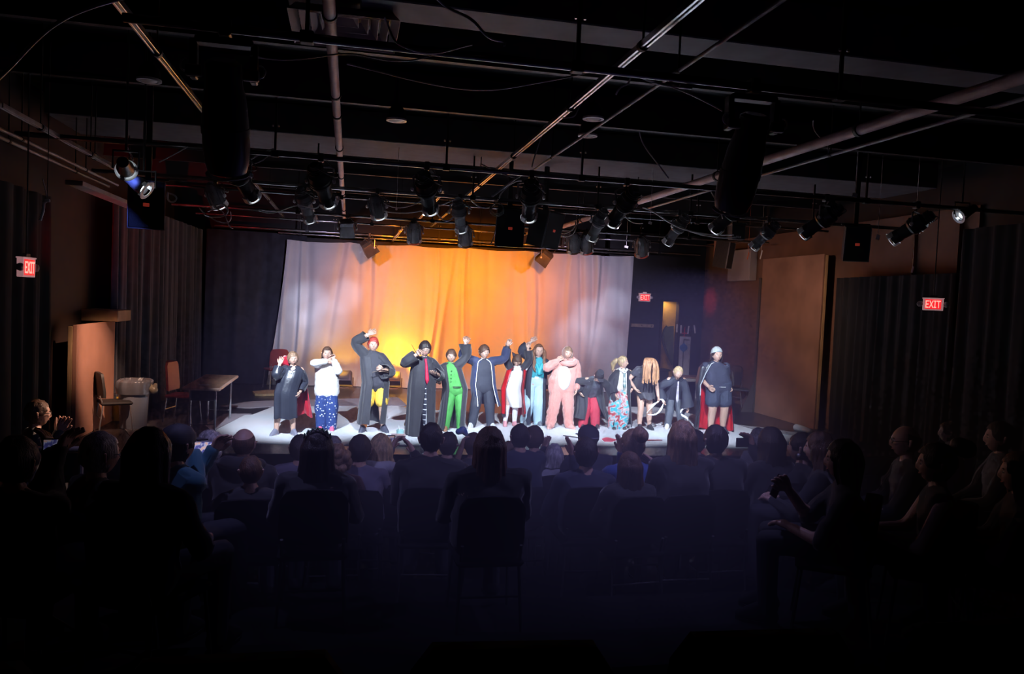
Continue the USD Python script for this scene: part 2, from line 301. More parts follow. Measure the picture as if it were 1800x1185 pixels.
struct('trim_9', [box(9.22, 9.31, 10.6, 10.68, 2.95, 4.0), box(9.22, 9.31, 11.6, 11.66, 2.95, 4.0), box(9.1, 9.31, 10.4, 13.4, 2.9, 2.96)], BROWN, label='brown upper wall trim above the right curtain')

# ceiling beams and duct soffits
for x0, x1, y0, y1, z0, m, lab in ((-.0, 7.5, 5.74, 6.16, 4.3, GREY, 'long grey duct across the ceiling above the nearest pipe'), (-3.8, 9.0, 10.87, 12.2, 4.3, mat('soffit_dark', (.085, .083, .095), .7, var=.15), 'wide dark soffit across the ceiling behind the second pipe')):
    top('ceiling_duct', box(x0, x1, y0, y1, z0, 4.69, .01), m, lab, 'duct')
for y, lab in ((7.05, 'nearest thin black joist under the ceiling'), (8.9, 'second thin black joist under the ceiling'), (14.0, 'third thin black joist, above the stage'), (16.6, 'farthest thin black joist, above the backdrop pipes')):
    top('ceiling_joist', [box(-4, 9.3, y - .035, y + .035, 4.3, 4.33), box(-4, 9.3, y - .01, y + .01, 4.3, 4.7)], mat('joist_black', (.05, .046, .05), .5), lab, 'joist')

# pipes across the hall with their hangers
def hpipe(y, x0, x1, z, label, hang, r=.027, m=PIPE):
    t = thing('lighting_pipe', label, 'pipe', (0, y, z))
    part(t, 'pipe', tube([(x0, 0, 0), (x1, 0, 0)], r, 12), m, smooth=40)
    for x in hang:
        part(t, 'hanger', [box(x - .012, x + .012, -.012, .012, .02, 4.7 - z, .003), box(x - .04, x + .04, -.035, .035, -.035, .035, .006)], BLK)
        part(t, 'bolt', [cen(.02, .02, .02, .004, (x - .03, -.02, .3)), cen(.02, .02, .02, .004, (x + .03, -.02, .3))], STEEL)
    return t
hpipe(4.84, -1.3, 6.0, 3.7, 'nearest black lighting pipe running across the hall', (-.3, 1.35, 3.2, 5.2))
hpipe(8.97, -3.4, 8.8, 3.7, 'second black lighting pipe, the one carrying big spotlights', (-.85, 1.02, 2.62, 4.6, 6.4))
hpipe(11.4, -3.4, 8.8, 3.7, 'third black lighting pipe, above the front of the stage', (-.5, 1.7, 3.6, 5.1, 7.2))
hpipe(15.2, -3.2, 8.6, 3.7, 'fourth lighting pipe, above the performers', (-1.0, 1.5, 4.4, 6.8))
hpipe(13.1, -3.2, 8.6, 3.78, 'thin pipe between the third and fourth lighting pipes', (-.2, 3.0, 6.0), .018)
hpipe(16.9, -3.1, 8.6, 3.72, 'thin pipe between the fourth and fifth pipes', (.4, 3.4, 6.4), .02)
hpipe(18.5, -3.0, 8.6, 3.62, 'fifth pipe with hanging cables in front of the backdrop', (-1, 2, 5, 7.5))
hpipe(18.95, -2.6, 7.6, 3.66, 'sixth pipe just in front of the backdrop top', (-.4, 2.6, 5.6))
hpipe(19.28, -1.7, 7.3, 3.60, 'last pipe from which the cloth backdrop hangs', (-1.2, 3.1, 7.0))
def run(x, y0, y1, z, label, kind, r=.03, rings=()):
    if kind == 'strut':
        t = thing('ceiling_strut', label, 'strut', (x, 0, z))
        part(t, 'channel', [box(-.024, -.008, y0, y1, -.02, .02, .002), box(.008, .024, y0, y1, -.02, .02, .002), box(-.024, .024, y0, y1, .016, .022)], STEEL)
    else:
        t = thing('ceiling_pipe', label, 'pipe', (x, 0, z))
        part(t, 'pipe', tube([(0, y0, 0), (0, y1, 0)], r, 14), CONDUIT if kind == 'conduit' else mat('dark_tube', (.30, .27, .27), .4), smooth=40)
    for y in rings: part(t, 'clamp', [tube([(0, y - .02, 0), (0, y + .02, 0)], r * 1.25, 14), box(-.006, .006, y - .006, y + .006, r, 4.7 - z)], BLK)
    return t
run(-1.43, 4.0, 8.05, 3.9, 'bright steel strut channel receding at the upper left', 'strut', .03, (4.9, 6.2))
run(1.80, 2.6, 19.0, 3.9, 'long bright steel strut channel receding through the middle of the ceiling', 'strut', .03, (4.9, 6.6, 9.0, 11.4, 15.2))
run(2.18, 2.6, 9.6, 3.86, 'thin dark pipe beside the long middle strut', 'tube', .014, (5.2, 8.7))
run(4.45, 4.5, 18.2, 3.9, 'thick pale pipe receding on the right over the stage', 'conduit', .05, (6.4, 9.2, 12, 15))
run(4.83, 4.8, 12.5, 3.88, 'thin pipe to the right of the thick pale pipe', 'tube', .018, (7.4, 9.1))
run(-.18, 3.6, 20.2, 3.9, 'fat pinkish conduit running straight back at the upper left of centre', 'conduit', .038, (5.0, 6.95, 7.7, 9.4, 11.6, 13.5, 16))
run(-3.0, 7.6, 12.2, 3.7, 'bright strut channel nearest the top left corner', 'strut', .03, (8.5, 10))
run(-3.35, 7.4, 12.4, 3.65, 'pale thin pipe at the left, inner one of a pair', 'tube', .02, (9, 11))
run(-3.47, 7.4, 12.4, 3.62, 'pale thin pipe at the left, outer one of a pair', 'tube', .02, (9, 11))
run(-3.10, 10.4, 12.2, 3.75, 'short thick pipe stub at the left over the curtain', 'conduit', .035, (10.5, 12.0))
run(-1.52, 11.0, 18.4, 3.9, 'grey strut receding behind the left spotlights', 'strut', .03, (12.5, 15.2))
run(1.35, 12.2, 19.0, 3.86, 'thin strut above the middle lamps, left of the speaker cluster', 'strut', .03, (15.2,))
run(3.05, 12.4, 16.2, 3.78, 'orange-lit tube above the looped cables right of the speakers', 'conduit', .04, (13, 15.2))
run(3.75, 14.6, 17.4, 3.74, 'short tube right of the looped cables', 'conduit', .03, (15.2,))
run(-.75, 13.0, 18.2, 3.8, 'thin orange-lit strut over the left of the backdrop', 'strut', .03, (15.2,))
run(.95, 15.5, 18.9, 3.55, 'short strut above the backdrop left of centre', 'strut', .03, (16, 18))
top('ceiling_duct', box(-3.46, -3.26, 10.6, 13.4, 3.40, 3.46, .006), mat('tray_grey', (.33, .27, .27), .5, var=.1), 'flat grey cable tray at the left under the pipes', 'tray')
# louvred air diffuser
t = thing('air_diffuser', 'square louvred air diffuser behind the fat conduit', 'vent', (-.11, 6.33, 4.25))
for k in range(5):
    a = .40 - k * .075; b = a - .055; z = -.0 + k * .02
    part(t, 'louvre', union([m3.Manifold.hull_points(A([(s * (a if h else b), s2, z + (-.02 if h else .05)) for s in (1,) for h in (0, 1) for s2 in (-(a if h else b), a if h else b)] + [(a + .004, -a, z - .02), (a + .004, a, z - .02), (b + .006, -b, z + .05), (b + .006, b, z + .05)], float)).rotate((0, 0, 90 * i)) for i in range(4)]), mat('vent_grey', (.5, .4, .4), .5))
part(t, 'backing', box(-.42, .42, -.42, .42, .14, .16), BLK)
# round ceiling lamps
for (px, py, z), lab, glow in (((697, 211, 4.15), 'round ceiling lamp glowing orange from the stage', 0), ((262, 141, 4.15), 'round ceiling lamp near the upper left strut', 0), ((1043, 208, 4.15), 'round ring-shaped ceiling lamp beside the long strut', 0), ((1033, 238, 4.15), 'round ceiling lamp with bulging lens below the ring lamp', 0)):
    p = on(px, py, z); t = thing('ceiling_lamp', lab, 'lamp', p)
    part(t, 'housing', lathe([(.0, .16), (.05, .16), (.09, .1), (.11, .0), (.0, .0)], 20), BLK, smooth=40)
    part(t, 'rim', lathe([(.082, -.012), (.112, -.012), (.112, .008), (.082, .008), (.082, -.012)], 24), mat('lamp_rim', (.75, .72, .72), .4), smooth=40)
    part(t, 'lens', lathe([(0, -.03), (.05, -.022), (.08, -.004), (.08, 0), (0, 0)], 20), mat('lamp_lens', (.85, .75, .68), .3), smooth=40)
    part(t, 'stem', tube([(0, 0, .15), (0, 0, 4.7 - p[2])], .012, 8), BLK)

# low haze drifting over the middle of the audience, thickest at its heart
HZ = usdkit.material(stage, '/World/Looks/theatre_haze', {'c': ('texture_coordinate', {}), 'm': ('mapping', {'scale': (1 / 3.9, 1 / 3.8, 1 / 1.40)}), 'g': ('gradient_texture', {'gradient_type': 'spherical'}), 'd': ('math', {'math_type': 'multiply', 'value2': .24}), 'v': ('principled_volume', {'color': (.82, .80, 1), 'anisotropy': .2})}, [('c.object', 'm.vector'), ('m.vector', 'g.vector'), ('g.fac', 'd.value1'), ('d.value', 'v.density')], volume='v.volume')
hz = trimesh.creation.icosphere(3); hz.vertices = np.asarray(hz.vertices) * A([3.9, 3.8, 1.40])
t = thing('haze', 'low bluish haze drifting over the middle of the audience', 'haze', (1.9, 5.0, 1.12)); tag(t, kind='stuff'); part(t, 'mist', hz, HZ, kind='stuff')
# ================================================================ stage lights, speakers, signs, cables
LAMPBLK = mat('lamp_black', (.050, .048, .052), .38, spec=.6, var=.2, scale=10)
LENSM = mat('lamp_lens_lit', (.8, .85, 1), .2, emit=((.85, .92, 1), 3.0))
GELM = mat('gel_frame_metal', (.8, .8, .8), .4, metal=.15)
BARE = mat('bare_aluminium', (.70, .69, .70), .35, metal=.4)
CABLE = mat('cable_black', (.07, .068, .07), .45)
LAMPGREY = mat('lamp_grey', (.16, .16, .175), .4, spec=.6, var=.2, scale=10); YOKE = mat('yoke_steel', (.40, .39, .40), .3, metal=.6)
def disc_ring(ri, ro, z0, z1, n=28): return lathe([(ri, z0), (ro, z0), (ro, z1), (ri, z1), (ri, z0)], n)
def fixture(pos, target, label, kind='ellipsoidal', s=1.0, group=None, lit=True, drop=.26, name='stage_light', knob=GELM, lm=None):
    """a lantern clamped to the pipe point pos, its barrel aimed at target"""
    pos = A(pos, float); lm = lm or LAMPBLK; t = thing(name, label, 'stage light', pos, 0, group); piv = A([0, 0, -drop])
    d = A(target, float) - (pos + piv); d /= np.linalg.norm(d); R = aim(d); hd = A([d[0], d[1], 0]) / max(1e-6, math.hypot(d[0], d[1])); sx = A([hd[1], -hd[0], 0])
    w = .125 * s; P = lambda m: placed(m, R, piv)
    part(t, 'clamp', [placed(box(-.03, .03, -.045, .045, -.05, .045, .008)), tube([(0, 0, -.05), (0, 0, -.11)], .012, 8)], LAMPBLK)
    ya = A([0, 0, -.10]); yk = [piv + sx * w * 1.12, ya + sx * w * 1.12 + A([0, 0, -.02]), ya + sx * w * .8, ya - sx * w * .8, ya - sx * w * 1.12 + A([0, 0, -.02]), piv - sx * w * 1.12]
    part(t, 'yoke', tube(yk, .013, 6), YOKE)
    for q in (-1, 1): part(t, 'knob', placed(lathe([(0, 0), (.024, 0), (.028, .012), (.02, .03), (0, .03)], 10), aim(sx * q), piv + sx * q * w * 1.08), knob, smooth=30)
    if kind == 'ellipsoidal':
        prof = [(0, -.24), (.045, -.235), (.062, -.20), (.065, -.13), (.10, -.10), (.112, -.02), (.105, .05), (.082, .075), (.078, .20), (.083, .21), (.083, .30), (.070, .30), (.068, .10), (0, .10)]
        part(t, 'body', P(lathe([(r * s, z * s) for r, z in prof], 24)), lm, smooth=28)
        part(t, 'cooling_fin', [P(disc_ring(.06 * s, .082 * s, z * s, (z + .008) * s, 20)) for z in (-.20, -.175, -.15)] + [P(disc_ring(.10 * s, .118 * s, z * s, (z + .01) * s, 20)) for z in (-.03, .01)], lm, smooth=28)
        ze, rl = .30 * s, .072 * s
    elif kind == 'par':
        prof = [(0, -.20), (.05, -.20), (.07, -.17), (.085, -.10), (.105, -.05), (.108, .14), (.098, .14), (.095, .06), (0, .05)]
        part(t, 'body', P(lathe([(r * s, z * s) for r, z in prof], 24)), lm, smooth=28)
        part(t, 'rib', [P(box(-.004 * s, .004 * s, .10 * s, .118 * s, -.12 * s, .13 * s).rotate((0, 0, 30 * i))) for i in range(12)], lm)
        ze, rl = .14 * s, .095 * s
    elif kind == 'flood':
        part(t, 'body', P(m3.Manifold.hull_points(A([(x, y, z) for z, a, b in ((-.11, .05, .05), (-.05, .10, .08), (.12, .12, .10)) for x in (-a * s, a * s) for y in (-b * s, b * s)]) * A([1, 1, s]))), lm)
        part(t, 'rib', [P(box(-.10 * s, .10 * s, y * s, (y + .01) * s, -.13 * s, -.03 * s)) for y in (-.07, -.035, 0, .035, .07)], lm)
        ze, rl = .12 * s, .08 * s
    if lit: part(t, 'lens', P(lathe([(0, ze - .02), (rl * .7, ze - .022), (rl * .92, ze - .03), (rl * .92, ze - .04), (0, ze - .04)], 22)), LENSM if lit is True else lit)
    if kind != 'flood':
        rf = rl * 1.32
        part(t, 'gel_frame', [P(disc_ring(rl * .98, rf, ze + .026, ze + .032, 28))] + [P(box(rl * .9, rf, -.035, .035, ze - .05, ze + .03, .002).rotate((0, 0, a))) for a in (90, 210, 330)], GELM, smooth=25)
    part(t, 'power_cord', tube(spline([piv - d * .2 * s, piv - d * .26 * s + A([.03, 0, -.05]), piv + sx * .17 + A([0, 0, .05]), A([.05, .0, -.02])], 14), .007, 6), CABLE, smooth=True)
    return t
def pp(px, Y, z=3.7): return A([at(px, 350, Y)[0], Y, z])
P2 = [(418, .6, 'first from the left'), (562, .9, 'second from the left, beside the fat conduit'), (748, 2.0, 'third from the left'), (932, 2.7, 'just left of the hanging speakers'), (1100, 2.2, 'right of the hanging speakers, turned to the left'), (1290, 3.0, 'partly behind the big right-hand lantern'), (1452, 3.6, 'turned left above the tall brown flat'), (1612, 4.6, 'near the upper brown wall')]
for px, tx, lab in P2:
    fixture(pp(px, 8.97), (tx, 12.6, .6), 'black spotlight on the second pipe, ' + lab, s=1.06, group=None)
P3 = [(378, -.6, 'leftmost, tangled in cables'), (535, .4, 'below and left of the fat conduit'), (663, 1.4, 'wrapped in loops of cable'), (808, 2.4, 'left of the hanging speaker cluster'), (1055, 3.0, 'right of the hanging speaker cluster'), (1195, 3.6, 'turned to the lower left'), (1352, 4.4, 'above the box on the right wall')]
for px, tx, lab in P3:
    fixture(pp(px, 11.4), (tx, 14.0, .2), 'smaller stage light on the third pipe, ' + lab, kind='par' if px in (663, 378) else 'ellipsoidal', s=.98, drop=.22, lm=LAMPGREY)
REDGEL = mat('red_gel', (.7, .05, .03), .4, emit=((1, .08, .04), .35))
for px, lab, k, g in ((612, 'small lamp on the fourth pipe beside the fat conduit', 'flood', 0), (730, 'lamp with a red gel on the fourth pipe', 'par', REDGEL), (820, 'ribbed lamp on the fourth pipe under the middle struts', 'par', 0), (1012, 'ribbed lamp under the bundle of looped cables', 'par', 0), (1034, 'lamp with a reddish gel beside the looped cables', 'par', REDGEL), (1132, 'lamp with a red edge above the right end of the backdrop', 'par', REDGEL)):
    fixture(pp(px, 15.2), (at(px, 600, 17)[0] + .1, 17.2, .8), lab, kind=k, s=1.2, lit=g or False, drop=.24, lm=LAMPGREY)
for px, lab in ((652, 'small black flood lamp hanging over the left of the amber backdrop'), (962, 'small black flood lamp hanging over the right of the amber backdrop')):
    q = pp(px, 18.5, 3.62); fixture(q, (q[0] + .5 * (1 if px < 800 else -1), 18.9, 2.6), lab, kind='flood', s=1.35, lit=False, drop=.3)
# the two big lanterns near the viewer on the nearest pipe
for px, py, lab in ((396, 60, 'big dark lantern hanging close by at the upper left'), (1325, 150, 'big dark lantern hanging close by at the upper right')):
    q = BIGL[px > 900]
    t = thing('moving_head_lantern', lab, 'stage light', q); w = .135
    part(t, 'clamp', [box(-.035, .035, -.05, .05, -.05, .05, .01), box(-.16, .16, -.05, .05, -.10, -.06, .01)], LAMPBLK)
    part(t, 'yoke', [box(s * .165 - .02, s * .165 + .02, -.035, .035, -.30, -.08, .006) for s in (-1, 1)], LAMPBLK)
    part(t, 'side_plate', [box(s * .155 - .045, s * .155 + .045, -.075, -.04, -.30, -.235, .006) for s in (-1, 1)], mat('plate_grey', (.28, .23, .23), .5))
    for s in (-1, 1):
        c = A([s * .205, -.05, -.24]); part(t, 'hook', tube([c + A([s * (.03 * math.cos(a) - .005), 0, .035 * math.sin(a)]) for a in np.linspace(-1.8, 1.8, 10)], .0065, 8), mat('hook_white', (.85, .85, .85), .4), smooth=True)
    BIGM = mat('lantern_gloss', (.055, .05, .052), .28, spec=.9); R = aim((0.0, .42, -.9))
    part(t, 'body', placed(lathe([(0, -.12), (.07, -.12), (.10, -.10), (.105, .02), (.122, .10), (.132, .24), (.135, .38), (.128, .47), (.112, .53), (.098, .53), (.09, .50), (0, .50)], 32), R, (0, 0, -.30)), BIGM, smooth=30)
    part(t, 'band', placed(disc_ring(.126, .139, .26, .30, 32), R, (0, 0, -.30)), LAMPBLK)
    part(t, 'front_ring', placed(disc_ring(.09, .126, .545, .552, 32), R, (0, 0, -.30)), mat('ring_grey', (.5, .5, .5), .4))
# lamps whose lit front faces this way
LITW = mat('lamp_face_bright', (.9, .95, 1), .3, emit=((.8, .9, 1), 3.5))
for (q, tgt), lab in zip(HLAMP, ('lit lamp glaring white just above the left speaker', 'lit lamp glaring at the upper left in a thin blue beam', 'lit lamp glaring white at the right over the curtain')):
    t = thing('house_lamp', lab, 'stage light', q); R = aim(tgt - q)
    part(t, 'body', placed(lathe([(0, -.24), (.05, -.23), (.06, -.12), (.075, -.05), (.075, .02), (.068, .02), (.06, -.02), (0, -.02)], 22), R), LAMPBLK)
    part(t, 'lens', placed(lathe([(0, .005), (.045, .0), (.05, -.015), (0, -.015)], 20), R), LITW)
    part(t, 'gel_frame', [placed(disc_ring(.062, .10, .045, .05, 24), R)] + [placed(box(.06, .085, -.02, .02, 0, .05, .002).rotate((0, 0, a)), R) for a in (0, 120, 240)], GELM)
    part(t, 'yoke', tube([(-.11, 0, 0), (-.11, 0, .16), (.11, 0, .16), (.11, 0, 0)], .012, 6), LAMPBLK); part(t, 'stem', tube([(0, 0, .16), (0, 0, 4.7 - q[2])], .012, 6), LAMPBLK)
# loudspeakers
SPK = mat('speaker_black', (.03, .03, .034), .6, var=.15, scale=30); GRILLE = mat('speaker_grille', (.022, .022, .026), .75, bump=.3, bscale=300)
BADGE = mat('badge_red_glow', (.75, .09, .06), .5, emit=((1, .1, .06), .10)); SPKEDGE = mat('speaker_edge', (.16, .16, .18), .5)  # the badge gets a faint glow of its own, though no lamp
def speaker(px, py, Y, w, h, rz, tilt, label, badge=True, side=SPK, hangz=4.7):
    p = at(px, py, Y); t = thing('loudspeaker', label, 'speaker', p, rz); R = rot(0, tilt, 0); d = .36
    part(t, 'cabinet', placed(m3.Manifold.hull_points(A([(x, y, z) for y, k in ((-d / 2 + .02, 1), (d / 2, .72)) for x in (-w / 2 * k, w / 2 * k) for z in (-h / 2, h / 2)], float)), R), side)
    part(t, 'grille', placed(box(-w / 2 + .012, w / 2 - .012, -d / 2 - .004, -d / 2 + .02, -h / 2 + .012, h / 2 - .012, .008), R), GRILLE)
    part(t, 'edge_trim', [placed(q, R) for q in (box(-w / 2, -w / 2 + .012, -d / 2 - .004, -d / 2 + .025, -h / 2, h / 2, .003), box(w / 2 - .012, w / 2, -d / 2 - .004, -d / 2 + .025, -h / 2, h / 2, .003), box(-w / 2, w / 2, -d / 2 - .004, -d / 2 + .025, -h / 2, -h / 2 + .012, .003))], SPKEDGE)
    if badge: part(t, 'badge', placed(box(-.032, .032, -d / 2 - .009, -d / 2, -.02, .02, .003), R), BADGE)
    part(t, 'bracket', [box(-.03, .03, -.03, .03, h / 2 * .8, hangz - p[2], .004), box(-w / 2 - .02, w / 2 + .02, -.02, .02, h / 2 + .02, h / 2 + .04, .004)], BLK)
speaker(260, 361, 9.6, .385, .54, 8, 4, 'black loudspeaker with a red badge hanging at the left above the curtain', side=SPKEDGE)
speaker(894, 399, 11.55, .43, .55, -3, 12, 'left one of the two black loudspeakers hanging above centre stage')
speaker(957, 402, 11.75, .43, .56, 42, 12, 'right one of the two black loudspeakers hanging above centre stage')
speaker(1502, 428, 10.4, .36, .50, -22, 10, 'black loudspeaker with a red badge hanging in front of the upper brown wall')
speaker(1272, 448, 15.4, .22, .55, 30, 8, 'narrow black loudspeaker hanging in front of the pale wall box', badge=False)
q = at(1263, 440, 15.6); t = thing('hanging_lamp', 'dim orange hanging lamp beside the narrow loudspeaker', 'lamp', q)
part(t, 'housing', box(-.09, .07, -.05, .05, -.22, .22, .01), mat('lamp_wood', (.42, .20, .12), .6)); part(t, 'bulb', placed(trimesh.creation.icosphere(1, .02), t=(-.01, -.06, -.02)), mat('bulb_orange', (1, .4, .2), .4, emit=((1, .3, .1), 6))); part(t, 'stem', box(-.01, .01, -.01, .01, .2, 4.7 - q[2]), BLK)
# exit signs
WHT = mat('sign_white', (.62, .55, .56), .4, emit=((1, .5, .52), .22)); RED_LET = mat('exit_letters', (.9, .1, .08), .4, emit=((1, .20, .16), 2.2)); RED_FACE = mat('exit_face', (.6, .03, .03), .4, emit=((1, .02, .03), .85))
def exit_sign(p, rz, label, rod=True, k=1.0):
    t = thing('exit_sign', label, 'exit sign', p, rz); w, h = .30 * k, .20 * k
    part(t, 'housing', union([box(-w / 2, w / 2, -.03, .03, -h / 2, h / 2, .006), box(-w / 2 - .008, w / 2 + .008, -.036, .036, h / 2 - .012, h / 2 + .004, .004)]), WHT)
    for s in (-1, 1):
        part(t, 'face', box(-w / 2 + .03, w / 2 - .03, min(s * .028, s * .034), max(s * .028, s * .034), -h / 2 + .02, h / 2 - .02, .002), RED_FACE)
        x = meshkit.text_mesh('EXIT', .115 * k, .003, True); c = x.bounds.mean(0); x.apply_translation(-c); x.apply_scale([(w - .075) / np.ptp(x.bounds[:, 0]), 1, 1])
        part(t, 'lettering', placed(x, rot(0 if s < 0 else 180, 90, 0), (0, s * .036, 0)), RED_LET, smooth=False, label='red lit lettering EXIT')
        part(t, 'emergency_lamp', placed(lathe([(0, -.03), (.03, -.028), (.042, .0), (.036, .02), (0, .024)], 14), rot(0, 90, 0), (s * (w / 2 + .035), -.02, -.0)), mat('emergency_lamp', (.6, .52, .52), .3), smooth=True)
    part(t, 'canopy', box(-.05, .05, -.02, .02, h / 2, h / 2 + .04, .004), BLK if rod else WHT)
    if rod: part(t, 'rod', tube([(0, 0, h / 2), (0, 0, 4.7 - p[2])], .008, 8), mat('rod_dark', (.09, .085, .085), .5))
exit_sign(at(46, 470, 8.9), 88, 'lit red exit sign hanging on a rod at the far left')
exit_sign(at(1640, 535, 10.0), -38, 'lit red exit sign hanging on a rod before the right black curtain', True, .9)
exit_sign(at(1133, 523, 19.61), 0, 'lit red exit sign on the black back wall beside the backdrop', False, 1.05)
# cables: pixel polylines laid at a depth of the hall
def cable(pts, Y, label, r=.006, m=None):
    p = [at(x, y, Y + .05 * math.sin(i * 2.1)) for i, (x, y) in enumerate(pts)]
    return top('cable', tube(spline(p, 8 * len(p)), r * 1.25, 6), m or CABLE, label, 'cable', smooth=True, group=None)
GC = mat('cable_grey', (.55, .53, .54), .4); LC = mat('cable_pale', (.82, .80, .82), .4)
cable([(-10, 145), (40, 95), (110, 35), (190, 4), (235, -8)], 4.0, 'long grey cable curving across the upper left corner', .007, GC)
cable([(676, 30), (690, 65), (705, 80), (740, 92), (775, 92), (830, 78)], 4.7, 'grey cable sagging from the air diffuser', .005, GC)
cable([(765, -6), (800, 20), (835, 40), (860, 66), (880, 72), (886, 80)], 4.3, 'pale bent cable end near the top centre', .006, LC)
cable([(440, 98), (500, 105), (560, 100), (620, 95), (680, 106), (740, 103), (778, 88)], 4.8, 'thin grey cable looping along the nearest pipe', .004, GC)
cable([(610, 112), (690, 132), (760, 148), (860, 158), (920, 150), (1000, 135), (1060, 118)], 5.0, 'long dark cable swagged below the nearest pipe', .005, GC)
cable([(1115, 126), (1150, 145), (1190, 152), (1215, 153)], 4.9, 'cable running to a small pale connector on the nearest pipe', .006, GC)
top('connector', placed(box(-.045, .045, -.012, .012, -.012, .012, .004), t=at(1205, 153, 4.85)), mat('connector_pale', (.7, .68, .68), .4), 'small pale plug at the end of a cable by the nearest pipe', 'connector')
cable([(1110, 130), (1105, 145), (1090, 155), (1083, 166)], 4.9, 'short pale cable end dangling under the nearest pipe', .005, LC)
cable([(1120, 135), (1200, 160), (1270, 195)], 4.9, 'dark cable slanting to the big right-hand lantern', .005, GC)
cable([(1124, 232), (1135, 260), (1150, 280), (1165, 300), (1175, 313)], 8.6, 'pale cable end hanging above the second pipe, right of centre', .007, LC)
cable([(953, 235), (945, 260), (937, 285), (935, 293)], 8.8, 'thin cable dropping beside the long strut to the second pipe', .006, GC)
cable([(1028, 172), (1015, 195), (1005, 206), (990, 207)], 6.6, 'thin bent wire hanging under the long strut', .005, GC)
cable([(1430, 212), (1440, 240), (1455, 258), (1455, 272)], 7.5, 'thin cable looping over the thick pale pipe', .005, GC)
cable([(845, 288), (890, 308), (905, 312)], 8.9, 'short cable just left of the long strut on the second pipe', .006, GC)
cable([(425, 292), (450, 275), (480, 262)], 9.0, 'cable slanting up from the second pipe at the left', .007, GC)
cable([(430, 290), (455, 285), (475, 268)], 9.05, 'second cable slanting up from the second pipe at the left', .006, GC)
cable([(865, 345), (885, 330), (905, 315), (922, 304)], 9.3, 'pair cable rising to the second pipe beside the hanging speakers', .012, GC)
cable([(878, 348), (890, 330), (910, 318), (916, 318)], 9.35, 'thinner cable rising to the second pipe beside the hanging speakers', .008, GC)
cable([(675, 357), (705, 365), (735, 356), (745, 350)], 11.2, 'cable swag on the third pipe right of the looped lamp', .007, GC)
cable([(675, 371), (720, 374), (760, 366), (800, 350)], 11.2, 'long cable swag on the third pipe under the second spotlight', .007, GC)
cable([(760, 357), (768, 375), (782, 388), (797, 382)], 11.3, 'pale cable loop hanging left of the speaker cluster', .009, LC)
cable([(828, 352), (840, 362), (855, 366), (868, 360), (876, 350)], 11.3, 'cable loop hanging from the third pipe by the speakers', .008, LC)
cable([(455, 370), (500, 368), (530, 362), (555, 366), (562, 350)], 11.2, 'cable swag between the two left lamps of the third pipe', .007, GC)
cable([(360, 378), (385, 381), (400, 372), (398, 364), (380, 362)], 11.1, 'tangled cable loop at the left end of the third pipe', .010, GC)
cable([(365, 372), (380, 368), (395, 378), (402, 395), (410, 402)], 11.05, 'cable tail dangling at the left end of the third pipe', .007, GC)
cable([(350, 365), (372, 384), (402, 390), (405, 372)], 11.15, 'second tangled cable loop at the left end of the third pipe', .007, GC)
cable([(975, 402), (990, 415), (1005, 413), (1015, 395), (1020, 385)], 14.8, 'outer one of the cables looped right of the speakers', .010, GC)
cable([(978, 402), (992, 410), (1003, 406), (1012, 390)], 14.85, 'inner one of the cables looped right of the speakers', .010, GC)
cable([(1130, 365), (1160, 380), (1180, 393), (1220, 408), (1265, 413), (1290, 413)], 11.2, 'long cable swagging towards the box on the right', .009, GC)
cable([(1195, 398), (1230, 412), (1270, 418), (1300, 416)], 11.25, 'second long cable swagging towards the box on the right', .008, GC)
cable([(1250, 338), (1262, 360), (1270, 384)], 9.0, 'thin pale wire dangling below the second pipe at the right', .005, LC)
cable([(574, 365), (578, 355), (596, 346), (590, 362), (578, 370)], 11.2, 'coiled cable left of the fat conduit', .006, GC)
cable([(1095, 372), (1110, 390), (1130, 393)], 11.3, 'cable curl on the third pipe right of the speakers', .006, GC)
cable([(862, 430), (870, 410), (872, 398)], 14.5, 'cable tail beside the left hanging speaker', .009, GC)
cable([(222, 257), (232, 275), (233, 283)], 7.8, 'short bright wire above the upper left lit lamp', .006, LC)
cable([(330, 258), (305, 272), (280, 285)], 8.6, 'pale wire slanting over the left speaker', .005, GC)
cable([(295, 338), (300, 355), (310, 350), (298, 340)], 9.6, 'cable loop at the right edge of the left speaker', .008, GC)
cable([(75, 315), (80, 335), (84, 352)], 8.6, 'short grey strap hanging at the far left', .006, GC)
q = at(79, 368, 8.4); t = thing('cable_hook', 'pale bent bracket dangling near the left exit sign', 'hook', q)
part(t, 'arm', tube([(.03, 0, .09), (-.01, 0, .06), (-.015, 0, -.02), (-.04, 0, -.11)], .014, 8), LC); part(t, 'clip', cen(.05, .03, .03, .006, (.02, 0, .085)), LC); part(t, 'wire', box(.017, .023, -.003, .003, .08, 4.7 - q[2]), BLK)
# coil of cable by the speakers
t = thing('cable_coil', 'dark coil of cable hanging at the left speaker of the cluster', 'cable coil', at(874, 366, 11.2))
for k in range(3): part(t, 'loop', tube([(.085 * (1 + .12 * k) * math.cos(a), .01 * k, .075 * (1 + .12 * k) * math.sin(a) - .01 * k) for a in np.linspace(0, 2 * math.pi, 26)], .007, 6), mat('cable_coil', (.10, .10, .105), .4), smooth=True)
